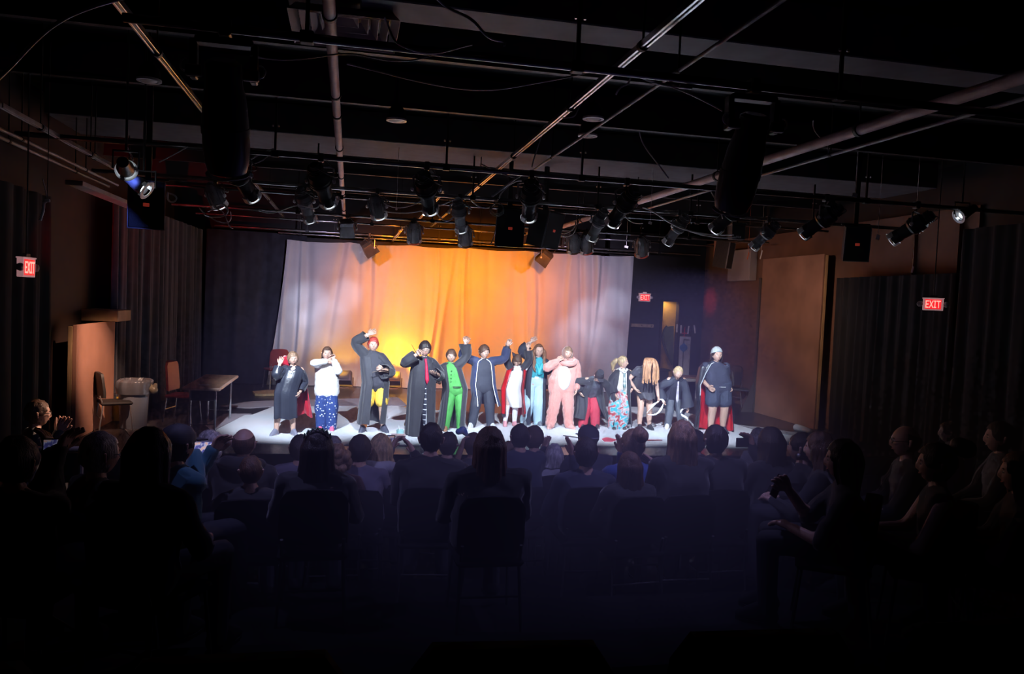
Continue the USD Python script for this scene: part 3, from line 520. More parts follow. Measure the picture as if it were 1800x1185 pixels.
# control box on the third pipe, tags of tape
q = at(1295, 408, 11.3); t = thing('dimmer_box', 'black box with small white marks hanging on the third pipe', 'box', q)
part(t, 'case', box(-.11, .11, -.07, .07, -.12, .10, .008), LAMPBLK); part(t, 'lid', box(-.12, .12, -.08, .08, .10, .14, .006), LAMPBLK); part(t, 'hanger', box(-.012, .012, -.012, .012, .13, 4.7 - q[2]), BLK); part(t, 'mark', [cen(.02, .004, .03, .001, (.0 + .03 * k, -.072, -.08)) for k in (-1, 0, 1)], LC)
for px, py, Y, lab, w, h in ((1143, 392, 11.2, 'small white tape tag hanging right of the middle lamps', .055, .04), (1503, 343, 9.0, 'white paper tag above the second pipe at the right', .07, .05), (1543, 417, 10.2, 'white tag beside the right hanging speaker', .06, .07), (1101, 434, 17, 'pale round knob above the right end of the backdrop', .09, .05), (697, 368, 11.2, 'tiny white tag beside the looped lamp', .03, .03), (1604, 474, 10.6, 'white clip hanging at the bottom of the upper brown wall', .03, .10), (1315, 450, 15.7, 'thin orange strip hanging by the right wall', .025, .16), (1338, 448, 15.7, 'thin white strip hanging by the right wall', .025, .2)):
    q = at(px, py, Y); top('tag', [placed(cen(w, .012, h, .004), rot(0, 0, 12), q), box(q[0] - .0025, q[0] + .0025, q[1] - .0025, q[1] + .0025, q[2], 4.71)], mat('strip_orange', (.7, .2, .1), .5) if 'orange' in lab else LC, lab, 'tag')
# ================================================================ people
SKIN = {'fair': mat('skin_fair', (.56, .345, .265), .5, var=.04, scale=12), 'mid': mat('skin_mid', (.55, .34, .26), .5, var=.05, scale=12), 'tan': mat('skin_tan', (.42, .25, .18), .5, var=.05, scale=12)}
def hairm(k, c): return mat('hair_' + k, c, .45, var=.45, scale=9, squeeze=(6, 6, .8), bump=.4, bscale=30)
HAIR = {k: hairm(k, c) for k, c in dict(brown=(.10, .05, .03), dark=(.025, .016, .014), blonde=(.50, .36, .20), reddish=(.36, .18, .09), red=(.45, .05, .035), grey=(.30, .28, .28), auburn=(.20, .09, .045), white=(.55, .53, .54), lightbrown=(.25, .15, .09)).items()}
EYEW, IRIS, LIP = mat('eye_white', (.75, .73, .72), .3), mat('iris_dark', (.04, .03, .025), .2), mat('lips', (.45, .16, .15), .5)
MOUTHD = mat('mouth_dark', (.22, .06, .06), .5)
_hd = {}
def head_verts(sub):
    if sub in _hd: return _hd[sub]
    s = trimesh.creation.icosphere(subdivisions=sub); v = np.array(s.vertices); x, y, z = v.T.copy(); f = np.clip(-y, 0, 1)
    X, Y, Z = x * .365, y * .43, z * .5
    low = np.clip(-z, 0, 1)
    X *= 1 - .34 * low ** 1.4; Y = np.where(y > 0, Y * (1 - .38 * low ** 1.2), Y * (1 - .10 * low)); Y += -.03 * low * f
    X *= 1 + .03 * np.clip(z, 0, 1)
    G = lambda cx, cz, sx, sz: np.exp(-((x - cx) / sx) ** 2 - ((z - cz) / sz) ** 2) * (y < 0)
    Y -= .085 * G(0, -.20, .13, .13) + .045 * G(0, -.02, .10, .18)                      # nose
    Y += .040 * (G(.34, .03, .17, .11) + G(-.34, .03, .17, .11)) - .018 * (G(.34, .20, .24, .08) + G(-.34, .20, .24, .08))
    Y -= .022 * G(0, -.52, .22, .07) - .015 * G(0, -.62, .25, .04) + .03 * G(0, -.80, .20, .13) + .012 * (G(.45, -.25, .2, .2) + G(-.45, -.25, .2, .2))
    _hd[sub] = (np.stack([X, Y, Z], 1), np.array(s.faces)); return _hd[sub]
def head_man(c, hh, R, sub=3):
    v, f = head_verts(sub)
    m = man(trimesh.Trimesh(v * hh @ R.T + c, f, process=False))
    ears = [hull(ball(c + R @ A([s * .355, .04, .08]) * hh, .035 * hh), ball(c + R @ A([s * .40, .08, .07]) * hh, .045 * hh), ball(c + R @ A([s * .36, .05, -.10]) * hh, .035 * hh)) for s in (-1, 1)]
    return union([m] + ears)
def hand(w, d, n, L, side, curl=.3, s=1, spread=1.0):
    """palm, four unequal bent fingers and a thumb; d along the forearm, n out of the palm, side = +-1 where the thumb leaves"""
    d = A(d, float) / np.linalg.norm(d); n = A(n, float); n = n - d * (n @ d); n /= max(np.linalg.norm(n), 1e-6); l = np.cross(n, d) * side
    q = [hull(ball(w, .13 * L, s), ball(w + d * .45 * L + l * .17 * L, .095 * L, s), ball(w + d * .45 * L - l * .17 * L, .09 * L, s))]
    for k, (o, ln) in enumerate(((.17, .42), (.06, .48), (-.06, .45), (-.17, .35))):
        a = w + d * .45 * L + l * o * L; b1 = curl * 1.0; b2 = curl * 2.3; fan = l * o * spread
        v1 = d * math.cos(b1) + n * math.sin(b1) + fan; v1 /= np.linalg.norm(v1); v2 = d * math.cos(b2) + n * math.sin(b2) + fan * .5; v2 /= np.linalg.norm(v2)
        b = a + v1 * ln * .52 * L; c = b + v2 * ln * .5 * L
        q += [bone(a, .075 * L, b, .066 * L, s), bone(b, .066 * L, c, .055 * L, s)]
    t0 = w + d * .14 * L + l * .10 * L; v = d * .7 + l * .75 + n * .25; v /= np.linalg.norm(v); t1 = t0 + v * .28 * L; v = d * .95 + l * .2 + n * (.2 + curl * .5); v /= np.linalg.norm(v)
    return q + [bone(t0, .085 * L, t1, .075 * L, s), bone(t1, .075 * L, t1 + v * .22 * L, .058 * L, s)]
def ik(a, t, l1, l2, hint):
    a, t = A(a, float), A(t, float); v = t - a; d = np.linalg.norm(v)
    if d > (l1 + l2) * .995: k = d / ((l1 + l2) * .995); l1, l2 = l1 * min(k, 1.15), l2 * min(k, 1.15); d = min(d, (l1 + l2) * .995); t = a + v / np.linalg.norm(v) * d
    u = v / np.linalg.norm(v); x = (l1 ** 2 - l2 ** 2 + d * d) / (2 * d); h = math.sqrt(max(l1 ** 2 - x * x, 0)); p = A(hint, float); p = p - u * (p @ u); p /= max(np.linalg.norm(p), 1e-6)
    return a + u * x + p * h, t
def features(t, c, hh, R, hair=None, glasses=False, smile=True, brow=True):
    for s in (-1, 1):
        e = part(t, 'eye', placed(trimesh.creation.icosphere(2, .044 * hh), R, c + R @ A([s * .125, -.352, .012]) * hh), EYEW, smooth=True)
        part(e, 'iris', placed(trimesh.creation.icosphere(1, .029 * hh), R, c + R @ A([s * .122, -.378, .010]) * hh), IRIS, smooth=True)
        if brow: part(t, 'eyebrow', placed(cen(.13 * hh, .03 * hh, .028 * hh, .004), R @ rot(0, 0, s * 6), c + R @ A([s * .13, -.395, .105]) * hh), hair or HAIR['brown'], smooth=True)
    x = np.linspace(-.115, .115, 7); m = [c + R @ A([k, -.393 + 2.2 * k * k, -.268 + (2.6 * k * k if smile else 0)]) * hh for k in x]
    part(t, 'mouth', tube(m, [.004 * hh, .011 * hh, .013 * hh, .014 * hh, .013 * hh, .011 * hh, .004 * hh], 6), LIP, smooth=True)
    if glasses:
        rings = [tube([c + R @ (A([s * .13 + .10 * math.cos(a), -.435, .01 + .085 * math.sin(a)]) * hh) for a in np.linspace(0, 6.2832, 15)], .011 * hh, 5) for s in (-1, 1)]
        rings += [tube([c + R @ A(q) * hh for q in ((-.03, -.435, .02), (.03, -.435, .02))], .011 * hh, 5)] + [tube([c + R @ A(q) * hh for q in ((s * .23, -.435, .03), (s * .37, -.30, .04), (s * .385, .03, .05))], .011 * hh, 5) for s in (-1, 1)]
        part(t, 'glasses', rings, mat('glasses_dark', (.03, .03, .03), .3), smooth=True)
def hair_cap(c, hh, R, sub=3, line=.24, thick=.06, nape=-.30, seed=0, side=True, fringe=0.0, rough=.03, sweep=.0):
    v, f = head_verts(sub); n = v / np.linalg.norm(v, axis=1, keepdims=True); g = meshkit.fbm(n * A([7, 7, 3]) + seed, 3, seed)
    vv = v * (1 + thick * 2.0) + n * ((g - .5) * rough * 2)[:, None] + A([0, .02, .025])
    h = man(trimesh.Trimesh(vv, f, process=False))
    def cut(pts): return m3.Manifold.hull_points(A(pts, float))
    fr = .36
    face = cut([(x * w, y, z + x * sweep * (z > .1)) for z, w in ((line - fringe, .22), (-.02, .345), (-.8, .345)) for x in (-1, 1) for y in (-.9, -.10 if z < .1 else -.2)] + [(-.06 * np.sign(sweep), y, line - fringe + abs(sweep) * .9) for y in (-.9, -.2)])
    neck = cut([(x, y, z) for x in (-.6, .6) for y in (-.9, .9) for z in (nape, -.9)])
    earc = [cut([(s * .30, y, z) for y in (-.6, .02) for z in (-.05, -.9)] + [(s * .8, y, z) for y in (-.6, .02) for z in (-.05, -.9)]) for s in (-1, 1)] if side else []
    h = h - union([face, neck] + earc)
    q = tm(h); q.vertices = np.asarray(q.vertices) * hh @ R.T + c; return q
def long_hair(c, hh, R, length, width=.43, depth=.44, gap=130, flare=1.15, seed=0, amp=.07, folds=11, turn=180):
    """hanging lengths: an open shell around the back of the head; gap opens to the face"""
    rings = [((0, .05, .40), .20, .20, gap * .5, 0), ((0, .05, .30), .36, .36, gap * .8, 0), ((0, .05, .05), width, depth, gap, 0), ((0, .06, -.3), width * .99, depth * .9, gap, 0), ((0, .10, -.3 - length * .5), width * (1 + flare) / 2, depth * .72, gap * 1.05, 0), ((0, .12, -.3 - length), width * flare, depth * .62, gap * 1.1, 0)]
    s = shell([(A(p), a, b, g, o) for p, a, b, g, o in rings], n=46, sub=5, folds=folds, amp=amp, th=.06, seed=seed, rag=.04)
    s.vertices = np.asarray(s.vertices) * hh @ A(R).T + c; return s
def shoe(t, name, ankle, toe_dir, L, m, sole=None):
    d = A(toe_dir, float); d[2] = 0; d /= np.linalg.norm(d); g = A([ankle[0], ankle[1], 0]); x = A([-d[1], d[0], 0]); u = A([0, 0, 1])
    R = L * .185; up = [hull(ball(g - d * .12 * L + u * R * 1.1, R, 2), ball(g + d * .30 * L + u * R * .95, R * 1.1, 2), ball(g + d * .62 * L + u * R * .7, R * .8, 2), ball(g + u * R * 2.6, R * .95, 2))]
    s = part(t, name, soft([union(up).trim_by_plane((0, 0, 1), .012)], .03, 4), m, smooth=40)
    pts = [g + d * (.25 * L + .52 * L * math.cos(a)) + x * (R * 1.22 * math.sin(a)) for a in np.linspace(0, 6.283, 18, endpoint=False)]
    part(s, 'sole', m3.Manifold.hull_points(A([p + u * z for p in pts for z in (.002, .022)])), sole or mat('sole_pale', (.5, .5, .5), .6))
FW = A([0, -1.0, 0])
class Kid:
    """a standing performer. f: foot pixel, top: head-top pixel y, head: head-centre pixel, arms 'L'/'R' (picture side): (px, py, dy, elbow hint)"""
    def __init__(k, label, f, top_y=None, H=None, head=None, arms={}, feet=(-.07, .07), skin='fair', w=1.0, yaw=0, pitch=0, roll=0, sh=None, hdy=0, name='person', hip=None, shw=1.0, curl=(.3, .3), palm=(None, None), hhk=6.5, stagger=0):
        b = on(*f); k.b = b; H = H or at(f[0], top_y, b[1])[2]; k.H = H; k.hh = hh = H / hhk; k.w = w; k.skin = SKIN[skin]
        k.t = thing(name, label, 'person', b); W = lambda p, dy=0: at(p[0], p[1], b[1] + dy) - b
        k.W = W; k.c = W(head, hdy); k.R = rot(yaw, pitch, roll)
        k.hip = A([0, 0, .515 * H]) if hip is None else W(hip[:2], hip[2])
        k.sm = k.c - A([0, -.01, .5 * hh + .052 * H]) if sh is None else W(sh[:2], sh[2])
        k.spine = (k.sm - k.hip) / np.linalg.norm(k.sm - k.hip)
        hw = .096 * H * w * shw; k.S = {'L': k.sm + A([-hw, 0, 0]), 'R': k.sm + A([hw, 0, 0])}; k.arm = {}
        hx = .052 * H * w; k.legs = []
        for i, s in enumerate((-1, 1)):
            hp = k.hip + A([s * hx, 0, 0]); an = A([feet[i], (-1 if i else 1) * stagger, .045 * H]); kn = (hp + an) / 2 + A([0, -.025 * H, .01])
            k.legs.append((hp, kn, an))
        parts = []; T = k.spine; fr = np.cross(A([1, 0, 0]), T) * -1
        bw = .050 * H * w
        parts.append(hull(ball(k.hip + A([-bw, 0, 0]), .068 * H * w ** .7), ball(k.hip + A([bw, 0, 0]), .068 * H * w ** .7), ball(k.hip + T * .10 * H + A([-bw * .8, 0, 0]), .062 * H * w ** .8), ball(k.hip + T * .10 * H + A([bw * .8, 0, 0]), .062 * H * w ** .8)))
        parts.append(hull(ball(k.hip + T * .10 * H + A([-bw * .8, 0, 0]), .062 * H * w ** .8), ball(k.hip + T * .10 * H + A([bw * .8, 0, 0]), .062 * H * w ** .8), ball(k.sm - T * .06 * H + A([-bw, 0, 0]), .064 * H), ball(k.sm - T * .06 * H + A([bw, 0, 0]), .064 * H)))
        parts.append(hull(ball(k.sm - T * .06 * H + A([-bw, 0, 0]), .064 * H), ball(k.sm - T * .06 * H + A([bw, 0, 0]), .064 * H), ball(k.S['L'] + A([.02 * H, 0, -.005 * H]), .036 * H), ball(k.S['R'] - A([.02 * H, 0, .005 * H]), .036 * H), ball(k.sm + T * .03 * H, .035 * H)))
        nk = k.c + k.R @ A([0, .06, -.30]) * hh
        parts.append(bone(k.sm + T * .01 * H, .036 * H, nk, .030 * H))
        for hp, kn, an in k.legs:
            parts += [bone(hp, .060 * H * w ** .8, kn, .040 * H * w ** .6), bone(kn, .040 * H * w ** .6, kn * .55 + an * .45 + A([0, .012 * H, 0]), .036 * H * w ** .6), bone(kn * .55 + an * .45 + A([0, .012 * H, 0]), .036 * H * w ** .6, an, .024 * H), bone(an - A([0, 0, .012 * H]), .022 * H, an + A([0, -.045 * H, -.026 * H]), .013 * H)]
        hands = []
        for i, s in enumerate('LR'):
            sg = -1 if s == 'L' else 1
            px, py, dy, hint = arms.get(s, (None, None, None, None))
            tg = W((px, py), dy) if px is not None else k.S[s] + A([sg * .05 * H, -.03 * H, -.31 * H])
            hint = A(hint if hint is not None else (sg * .5, .8, -.2), float)
            el, wr = ik(k.S[s], tg, .172 * H, .150 * H, hint); fd = (wr - el) / np.linalg.norm(wr - el); k.arm[s] = (k.S[s], el, wr, fd)
            parts += [bone(k.S[s], .036 * H * w ** .5, el, .027 * H * w ** .5), bone(el, .027 * H * w ** .5, wr, .0185 * H)]
            n = palm[i] if palm[i] is not None else (A([-sg, .0, 0]) if fd[2] < -.3 else FW)
            hands += hand(wr - fd * .012 * H, fd, n, .108 * H, -sg if fd[2] > .3 else sg, curl[i], 1)
        body = soft(parts, .028, 6)
        k.body = part(k.t, 'body', tm(union([man(body), head_man(k.c, hh, k.R, 4 if True else 3)] + hands)), k.skin, smooth=50)
        k.parts = parts
    def face(k, hair='brown', **kw): features(k.t, k.c, k.hh, k.R, HAIR.get(hair), **kw)
    def hair(k, col, long=0, name='hair', **kw):
        kw.setdefault('seed', 0); lk = {q: kw.pop(q) for q in ('width', 'depth', 'gap', 'flare', 'amp', 'folds') if q in kw}
        m = [hair_cap(k.c, k.hh, k.R, **kw)]
        if long: m.append(long_hair(k.c, k.hh, k.R, long, seed=kw.get('seed', 0), **lk))
        return part(k.t, name, m, HAIR[col], smooth=60, one=True)
    def trousers(k, m, loose=1.25, to=1.0, name='trousers', top=.09):
        H, w = k.H, k.w; q = []; hw = .055 * H * w
        q.append(hull(*[ball(k.hip + A([s * hw * .92, 0, z]), .070 * H * w ** .7) for s in (-1, 1) for z in (0, .06 * H)]))
        for hp, kn, an in k.legs:
            e = kn + (an - kn) * (to * 2 - 1) if to > .5 else hp + (kn - hp) * to * 2
            r1, r2, r3 = .064 * H * w ** .8, .048 * H * w ** .6 * loose, .036 * H * loose * (1 if to > .8 else 1.45) * w ** .6
            q += [bone(hp, r1, kn, r2), bone(kn, r2, e, r3)] if to > .5 else [bone(hp, r1 * 1.06, e, r2 * 1.18)]
        u = union(q).refine_to_length(.035); t = tm(u); t.merge_vertices(); trimesh.smoothing.filter_taubin(t, iterations=5)
        v = np.asarray(t.vertices); n = t.vertex_normals; g = meshkit.fbm(v * A([18, 18, 26]), 3, 3) - .5; t.vertices = v + n * (g * .022)[:, None]
        return part(k.t, name, t, m, smooth=True)
    def top(k, m, sl=1.0, name='shirt', fat=1.0, low=.02, r=.012):
        H, w = k.H, k.w; bw = .052 * H * w; T = k.spine; q = []; lo = k.hip + T * low * H; ad = r
        B = lambda p, rr: ball(p, rr + ad)
        a = [B(lo + A([s * bw, 0, 0]), .066 * H * w ** .7 * fat) for s in (-1, 1)]; b = [B(k.hip + T * .11 * H + A([s * bw * .9, 0, 0]), .064 * H * w ** .8 * fat) for s in (-1, 1)]
        c = [B(k.sm - T * .06 * H + A([s * bw, 0, 0]), .065 * H) for s in (-1, 1)]; d = [B(k.S['L'] + A([.02 * H, 0, -.008 * H]), .034 * H), B(k.S['R'] - A([.02 * H, 0, .008 * H]), .034 * H), B(k.sm + T * .034 * H, .032 * H)]
        q = [hull(*a, *b), hull(*b, *c), hull(*c, *d)]
        for s in 'LR':
            S, el, wr, fd = k.arm[s]; r0 = .041 * H * w ** .5
            if sl > 0: q.append(bone(S, r0 + ad * .5, S + (el - S) * min(1, sl * 2), .036 * H * w ** .5 + ad * .5))
            if sl > .5: q.append(bone(el, .036 * H * w ** .5 + ad * .5, el + (wr - el) * (sl * 2 - 1), .030 * H + ad * .4))
        t = tm(union(q).refine_to_length(.035)); t.merge_vertices(); trimesh.smoothing.filter_taubin(t, iterations=5)
        v = np.asarray(t.vertices); g = meshkit.fbm(v * A([16, 16, 22]), 3, 5) - .5; t.vertices = v + t.vertex_normals * (g * .024)[:, None]
        return part(k.t, name, t, m, smooth=True)
    def rings(k, hem, z, gaps, w=1.0, off=0.0, flare=1.0, turn=0, deep=.14):
        """hem: (px left, px right) at height z; gaps at neck, chest, hip, hem"""
        H = k.H; x0, x1 = (k.W((p, 750))[0] for p in hem); hc = A([(x0 + x1) / 2, .02, z]); ha = (x1 - x0) / 2; T = k.spine; W = k.w * w
        hp = k.hip; up = k.sm + A([0, .012 * H, 0]); m = up + (hp - up) * .38
        kn = hp + (hc - hp) * .5
        r = [(up + T * .050 * H, .056 * H, .052 * H, gaps[0] * .6), (up + T * .026 * H, .098 * H * W, .068 * H, gaps[0]), (up - T * .005 * H, .130 * H * W, .088 * H, gaps[1] * .9), (m, .136 * H * W, .106 * H, gaps[1]), (hp, max((.135 * H * W + ha) * .5, .130 * H * W), .120 * H, gaps[2]), (kn, max((.14 * H * W + ha) * .5, .12 * H), .128 * H * flare, (gaps[2] + gaps[3]) / 2), (hc, ha, deep * H * flare, gaps[3])]
        return [(p, a - off, b - off, g, turn) for p, a, b, g in r]
    def robe(k, m, hem, z, gaps=(50, 40, 45, 60), w=1.0, sleeves=(1, 1), cuff=(.07, .07), lining=None, seed=0, name='robe', amp=.05, folds=7, turn=0, lift=(0, 0), flare=1.0, piping=None, th=.009, lapel=None):
        rg = k.rings(hem, z, gaps, w, 0, flare, turn); pcs = [shell(rg, n=56, sub=5, folds=folds, amp=amp, th=th, seed=seed, rag=.012)]
        H = k.H
        for i, s in enumerate('LR'):
            if not sleeves[i]: continue
            S, el, wr, fd = k.arm[s]; e = el + (wr - el) * sleeves[i] * .98; sg = A([.03 * H * (1 if s == 'L' else -1), 0, -.01 * H])
            pcs.append(sleeve([S + sg, S + (el - S) * .5, el, el + (e - el) * .55, e], [.056 * H * k.w ** .5, .053 * H, .050 * H, (.05 * H + cuff[i] * H) / 2, cuff[i] * H], seed=seed + i + 3, droop=lift[i]))
        rb = part(k.t, name, pcs, m, smooth=60, one=True)
        if lining:
            r2 = k.rings(hem, z, gaps, w, .013, flare, turn); part(rb, 'lining', shell(r2, n=50, sub=5, folds=folds, amp=amp, th=.004, seed=seed, rag=.012), lining, smooth=60, label='coloured lining')
        if lapel:
            r3 = k.rings(hem, z, gaps, w, -.016, flare, turn); V = np.asarray(shell(r3, n=56, sub=5, folds=folds, amp=amp, th=.012, seed=seed, rag=.012).vertices).reshape(2, -1, 56, 3)
            for js in (slice(0, 9), slice(47, 56)): part(rb, 'lapel', slab(V[0][2:-1, js], V[1][2:-1, js]), lapel, smooth=60, label='shiny red turned-back robe edge')
        if piping:
            g = [shell([(p, a + .004, b + .004, gg, o) for p, a, b, gg, o in rg], n=56, sub=5, folds=folds, amp=amp, th=th, seed=seed, rag=.012)]
            V = np.asarray(g[0].vertices)[:len(g[0].vertices) // 2].reshape(-1, 56, 3)
            for j in (0, 55): part(rb, 'piping', tube(spline(V[::2, j], 40), .009, 6), piping, smooth=True, label='white piping down the front edge')
        return rb
    def shoes(k, m, toes=((-.15, -1), (.15, -1)), L=None, sole=None, name='shoe'):
        for i in (0, 1): shoe(k.t, name, k.legs[i][2], (*toes[i], 0), L or .15 * k.H, m, sole)
    def limb(k, i, m, a, b, name, r=1.15):
        hp, kn, an = k.legs[i]; p = kn + (an - kn) * a; q = kn + (an - kn) * b; H = k.H
        part(k.t, name, soft([bone(p, .037 * H * r, (p + q) / 2, .034 * H * r), bone((p + q) / 2, .034 * H * r, q, .027 * H * r)], .03, 3), m, smooth=True)
def wand(pts, label, r=.006, m=None): return top('wand', tube(A(pts), [r * 1.3] + [r] * (len(pts) - 2) + [r * .6], 8), m or mat('wand_wood', (.05, .03, .02), .5), label, 'wand', smooth=40)

ROBE = mat('robe_black', (.022, .0225, .031), .72, sheen=.25, var=.15, scale=5, bump=.25, bscale=9)
SATIN = mat('robe_satin', (.030, .034, .050), .30, spec=.7, var=.2, scale=5, bump=.5, bscale=8)
REDL = mat('lining_red', (.42, .012, .03), .35, sheen=.2, var=.2, scale=6, bump=.4, bscale=9); REDS = mat('satin_red', (.55, .012, .015), .25, spec=.7, var=.25, scale=5, bump=.4, bscale=6)
NAVY = mat('cloth_navy', (.028, .040, .105), .7, var=.15, sheen=.2, bump=.2, bscale=12); INK = mat('cloth_ink', (.030, .034, .052), .75, var=.12, bump=.2, bscale=14)
WHITEC = mat('cloth_white', (.80, .79, .80), .8, var=.03, bump=.15, bscale=14); GREEN = mat('cloth_green', (.07, .34, .07), .7, var=.2, bump=.2, bscale=14); GREYT = mat('cloth_grey', (.085, .095, .12), .75, var=.12, bump=.2, bscale=14)
def starry():
    n = {'c': ('texture_coordinate', {}), 'v': ('voronoi_texture', {'scale': 22.0, 'randomness': .75}), 'r': ('rgb_ramp', {'ramp': [(0, (.8, .8, .85)), (.22, (.8, .8, .85)), (.27, (.02, .055, .22)), (1, (.016, .045, .19))]}), 'p': ('principled_bsdf', {'roughness': .8})}
    return usdkit.material(stage, '/World/Looks/cloth_starry', n, [('c.object', 'v.vector'), ('v.distance', 'r.fac'), ('r.color', 'p.base_color')], surface='p.BSDF')
def plaid():
    n = {'c': ('texture_coordinate', {}), 's': ('separate_xyz', {}), 'a': ('math', {'math_type': 'sine'}), 'b': ('math', {'math_type': 'sine'}), 'ma': ('math', {'math_type': 'multiply', 'value2': 95.0}), 'mb': ('math', {'math_type': 'multiply', 'value2': 75.0}), 'x': ('math', {'math_type': 'maximum'}), 'r': ('rgb_ramp', {'ramp': [(0, (.03, .035, .06)), (.78, (.03, .035, .06)), (.84, (.65, .65, .7)), (1, (.7, .7, .75))]}), 'p': ('principled_bsdf', {'roughness': .8})}
    L = [('c.object', 's.vector'), ('s.x', 'ma.value1'), ('s.z', 'mb.value1'), ('ma.value', 'a.value1'), ('mb.value', 'b.value1'), ('a.value', 'x.value1'), ('b.value', 'x.value2'), ('x.value', 'r.fac'), ('r.color', 'p.base_color')]
    return usdkit.material(stage, '/World/Looks/cloth_plaid', n, L, surface='p.BSDF')
def swirl():
    n = {'c': ('texture_coordinate', {}), 'v': ('noise_texture', {'scale': 9.0, 'detail': 3.0, 'distortion': 1.5}), 'r': ('rgb_ramp', {'ramp': [(0, (.02, .30, .42)), (.42, (.05, .42, .50)), (.47, (.55, .50, .52)), (.54, (.50, .40, .42)), (.58, (.45, .05, .06)), (1, (.5, .06, .07))]}), 'p': ('principled_bsdf', {'roughness': .8})}
    return usdkit.material(stage, '/World/Looks/cloth_swirl', n, [('c.object', 'v.vector'), ('v.fac', 'r.fac'), ('r.color', 'p.base_color')], surface='p.BSDF')
STAR, PLAID, SWIRL = starry(), plaid(), swirl()

# --- 1 boy in a satin robe with a red-lined cape
k = Kid('boy in a shiny dark satin robe and dark red cape, fist beside his head', (500, 766), 616, head=(515, 631), arms={'L': (492, 640, -.10, (-.3, -.5, -.9)), 'R': (527, 690, -.02, (.4, .9, 0))}, feet=(-.13, .13), yaw=10, roll=-4)
k.face('lightbrown'); k.hair('lightbrown', seed=1, sweep=0.06, thick=.065, fringe=.05, rough=.05); k.robe(SATIN, (481, 522), k.W((500, 734))[2], (30, 0, 0, 0), cuff=(.055, .05), seed=11, amp=.075, folds=6, sleeves=(.8, .85))
rg = [((A([.06, .10, k.sm[2] + .05])), .10, .06, 200, 0), ((A([.05, .12, k.sm[2] - .02])), .20, .10, 195, 0), ((A([.07, .13, .75])), .23, .13, 190, 0), ((A([.12, .14, .28])), .27, .16, 185, 0)]
part(k.t, 'cape', shell(rg, n=40, sub=6, amp=.06, seed=3, th=.01, rag=.03), REDL, smooth=60, label='dark red cape')
part(k.t, 'cape_collar', m3.Manifold.hull_points(A([k.c + A(p) for p in ((-.20, .10, -.02), (-.14, .12, .04), (-.02, .14, .03), (-.02, .16, -.12), (-.17, .11, -.12), (-.20, .12, -.02), (-.02, .12, .03))])), REDL, label='dark red cape edge held up')
k.shoes(mat('shoe_lilac', (.20, .20, .27), .6), ((-.5, -1), (.5, -1)))
# --- 2 girl in white
k = Kid('girl in a white sweatshirt and blue star-spotted trousers, hands at her mouth', (572, 757), 608, head=(575, 622), arms={'L': (575, 634, -.17, (-.55, -1, .1)), 'R': (586, 632, -.16, (.45, -.8, -.8))}, feet=(-.07, .09), yaw=4, curl=(.8, .8))
k.face('dark'); k.hair('brown', 1.15, seed=2, gap=150, width=.42, thick=.05, line=.30); k.top(WHITEC, .92, 'sweatshirt', 1.12, low=-.05, r=.03); k.trousers(STAR, 1.75)
k.shoes(mat('shoe_pink', (.75, .16, .30), .5))
# --- 3 tall boy waving
k = Kid('tallest boy waving one arm high, black robe open over yellow shorts, red hair', (657, 760), 589, head=(656, 606), arms={'L': (648, 588, -.08, (-1, .1, .1)), 'R': (672, 650, -.22, (.8, .5, -.7))}, feet=(-.17, .15), yaw=4, roll=3, curl=(.08, .9), palm=(FW, A([-1.0, 0, .2])), hhk=7.2)
k.face('red'); k.hair('red', seed=3, sweep=-0.05, rough=.055, thick=.075, fringe=.02); k.top(mat('cloth_black', (.03, .03, .042), .8, bump=.2), 0, 'shirt', 1.08, low=-.02, r=.020); k.trousers(mat('cloth_yellow', (.80, .52, .06), .7, bump=.2), 1.25, .42, 'shorts')
k.robe(ROBE, (628, 677), k.W((650, 744))[2], (50, 46, 50, 42), cuff=(.055, .075), seed=21, sleeves=(.82, .85), turn=14, amp=.06, lift=(0, .03))
part(k.t, 'wristband', tube([k.arm['L'][1] + (k.arm['L'][2] - k.arm['L'][1]) * q for q in (.86, .95)], .034, 10), WHITEC)
k.limb(0, mat('sock_orange', (.75, .22, .04), .8), .62, .97, 'sock'); k.shoes(mat('shoe_slate', (.06, .065, .10), .5), ((-.3, -1), (.4, -1)))
h = k.b + k.arm['R'][2] + k.arm['R'][3] * .05 + A([0, -.04, 0]); wand([h + A([-.13, -.01, -.05]), h, h + A([.22, .0, .09])], 'thin dark wand held by the tallest boy')
# --- 4 boy with glasses and red tie
k = Kid('boy with glasses, red tie and black robe, pointing a wand up', (738, 766), 599, head=(747, 614), arms={'L': (733, 623, -.20, (-1, .2, -.8)), 'R': (764, 657, -.14, (.6, .7, -.6))}, feet=(-.10, .14), curl=(.9, .25), palm=(None, A([0, 0, 1.0])), yaw=2)
k.face('dark', glasses=True); k.hair('dark', seed=4, sweep=0.03, rough=.055, thick=.085, fringe=.13); k.top(INK, 0, 'shirt'); k.trousers(PLAID, 1.5)
k.robe(ROBE, (713, 764), k.W((738, 764))[2], (34, 22, 5, 26), cuff=(.06, .06), seed=31, sleeves=(.9, .86), turn=8, amp=.06)
s = k.sm; part(k.t, 'necktie', soft([hull(ball(s + A([.015, -.115, .02]), .018), ball(s + A([.04, -.165, -.28]), .034)), hull(ball(s + A([.04, -.165, -.28]), .034), ball(s + A([.045, -.165, -.35]), .008)), bone(s + A([.01, -.10, .035]), .022, s + A([.015, -.12, .0]), .018)], .02, 2), mat('tie_red', (.62, .02, .07), .5), smooth=40)
k.shoes(mat('shoe_black', (.03, .03, .035), .4))
h = k.b + k.arm['L'][2]; wand([h + A([.03, -.03, -.03]), h + A([-.03, -.02, .05]), h + A([-.09, .02, .15])], 'thin dark wand pointed up by the boy with glasses')
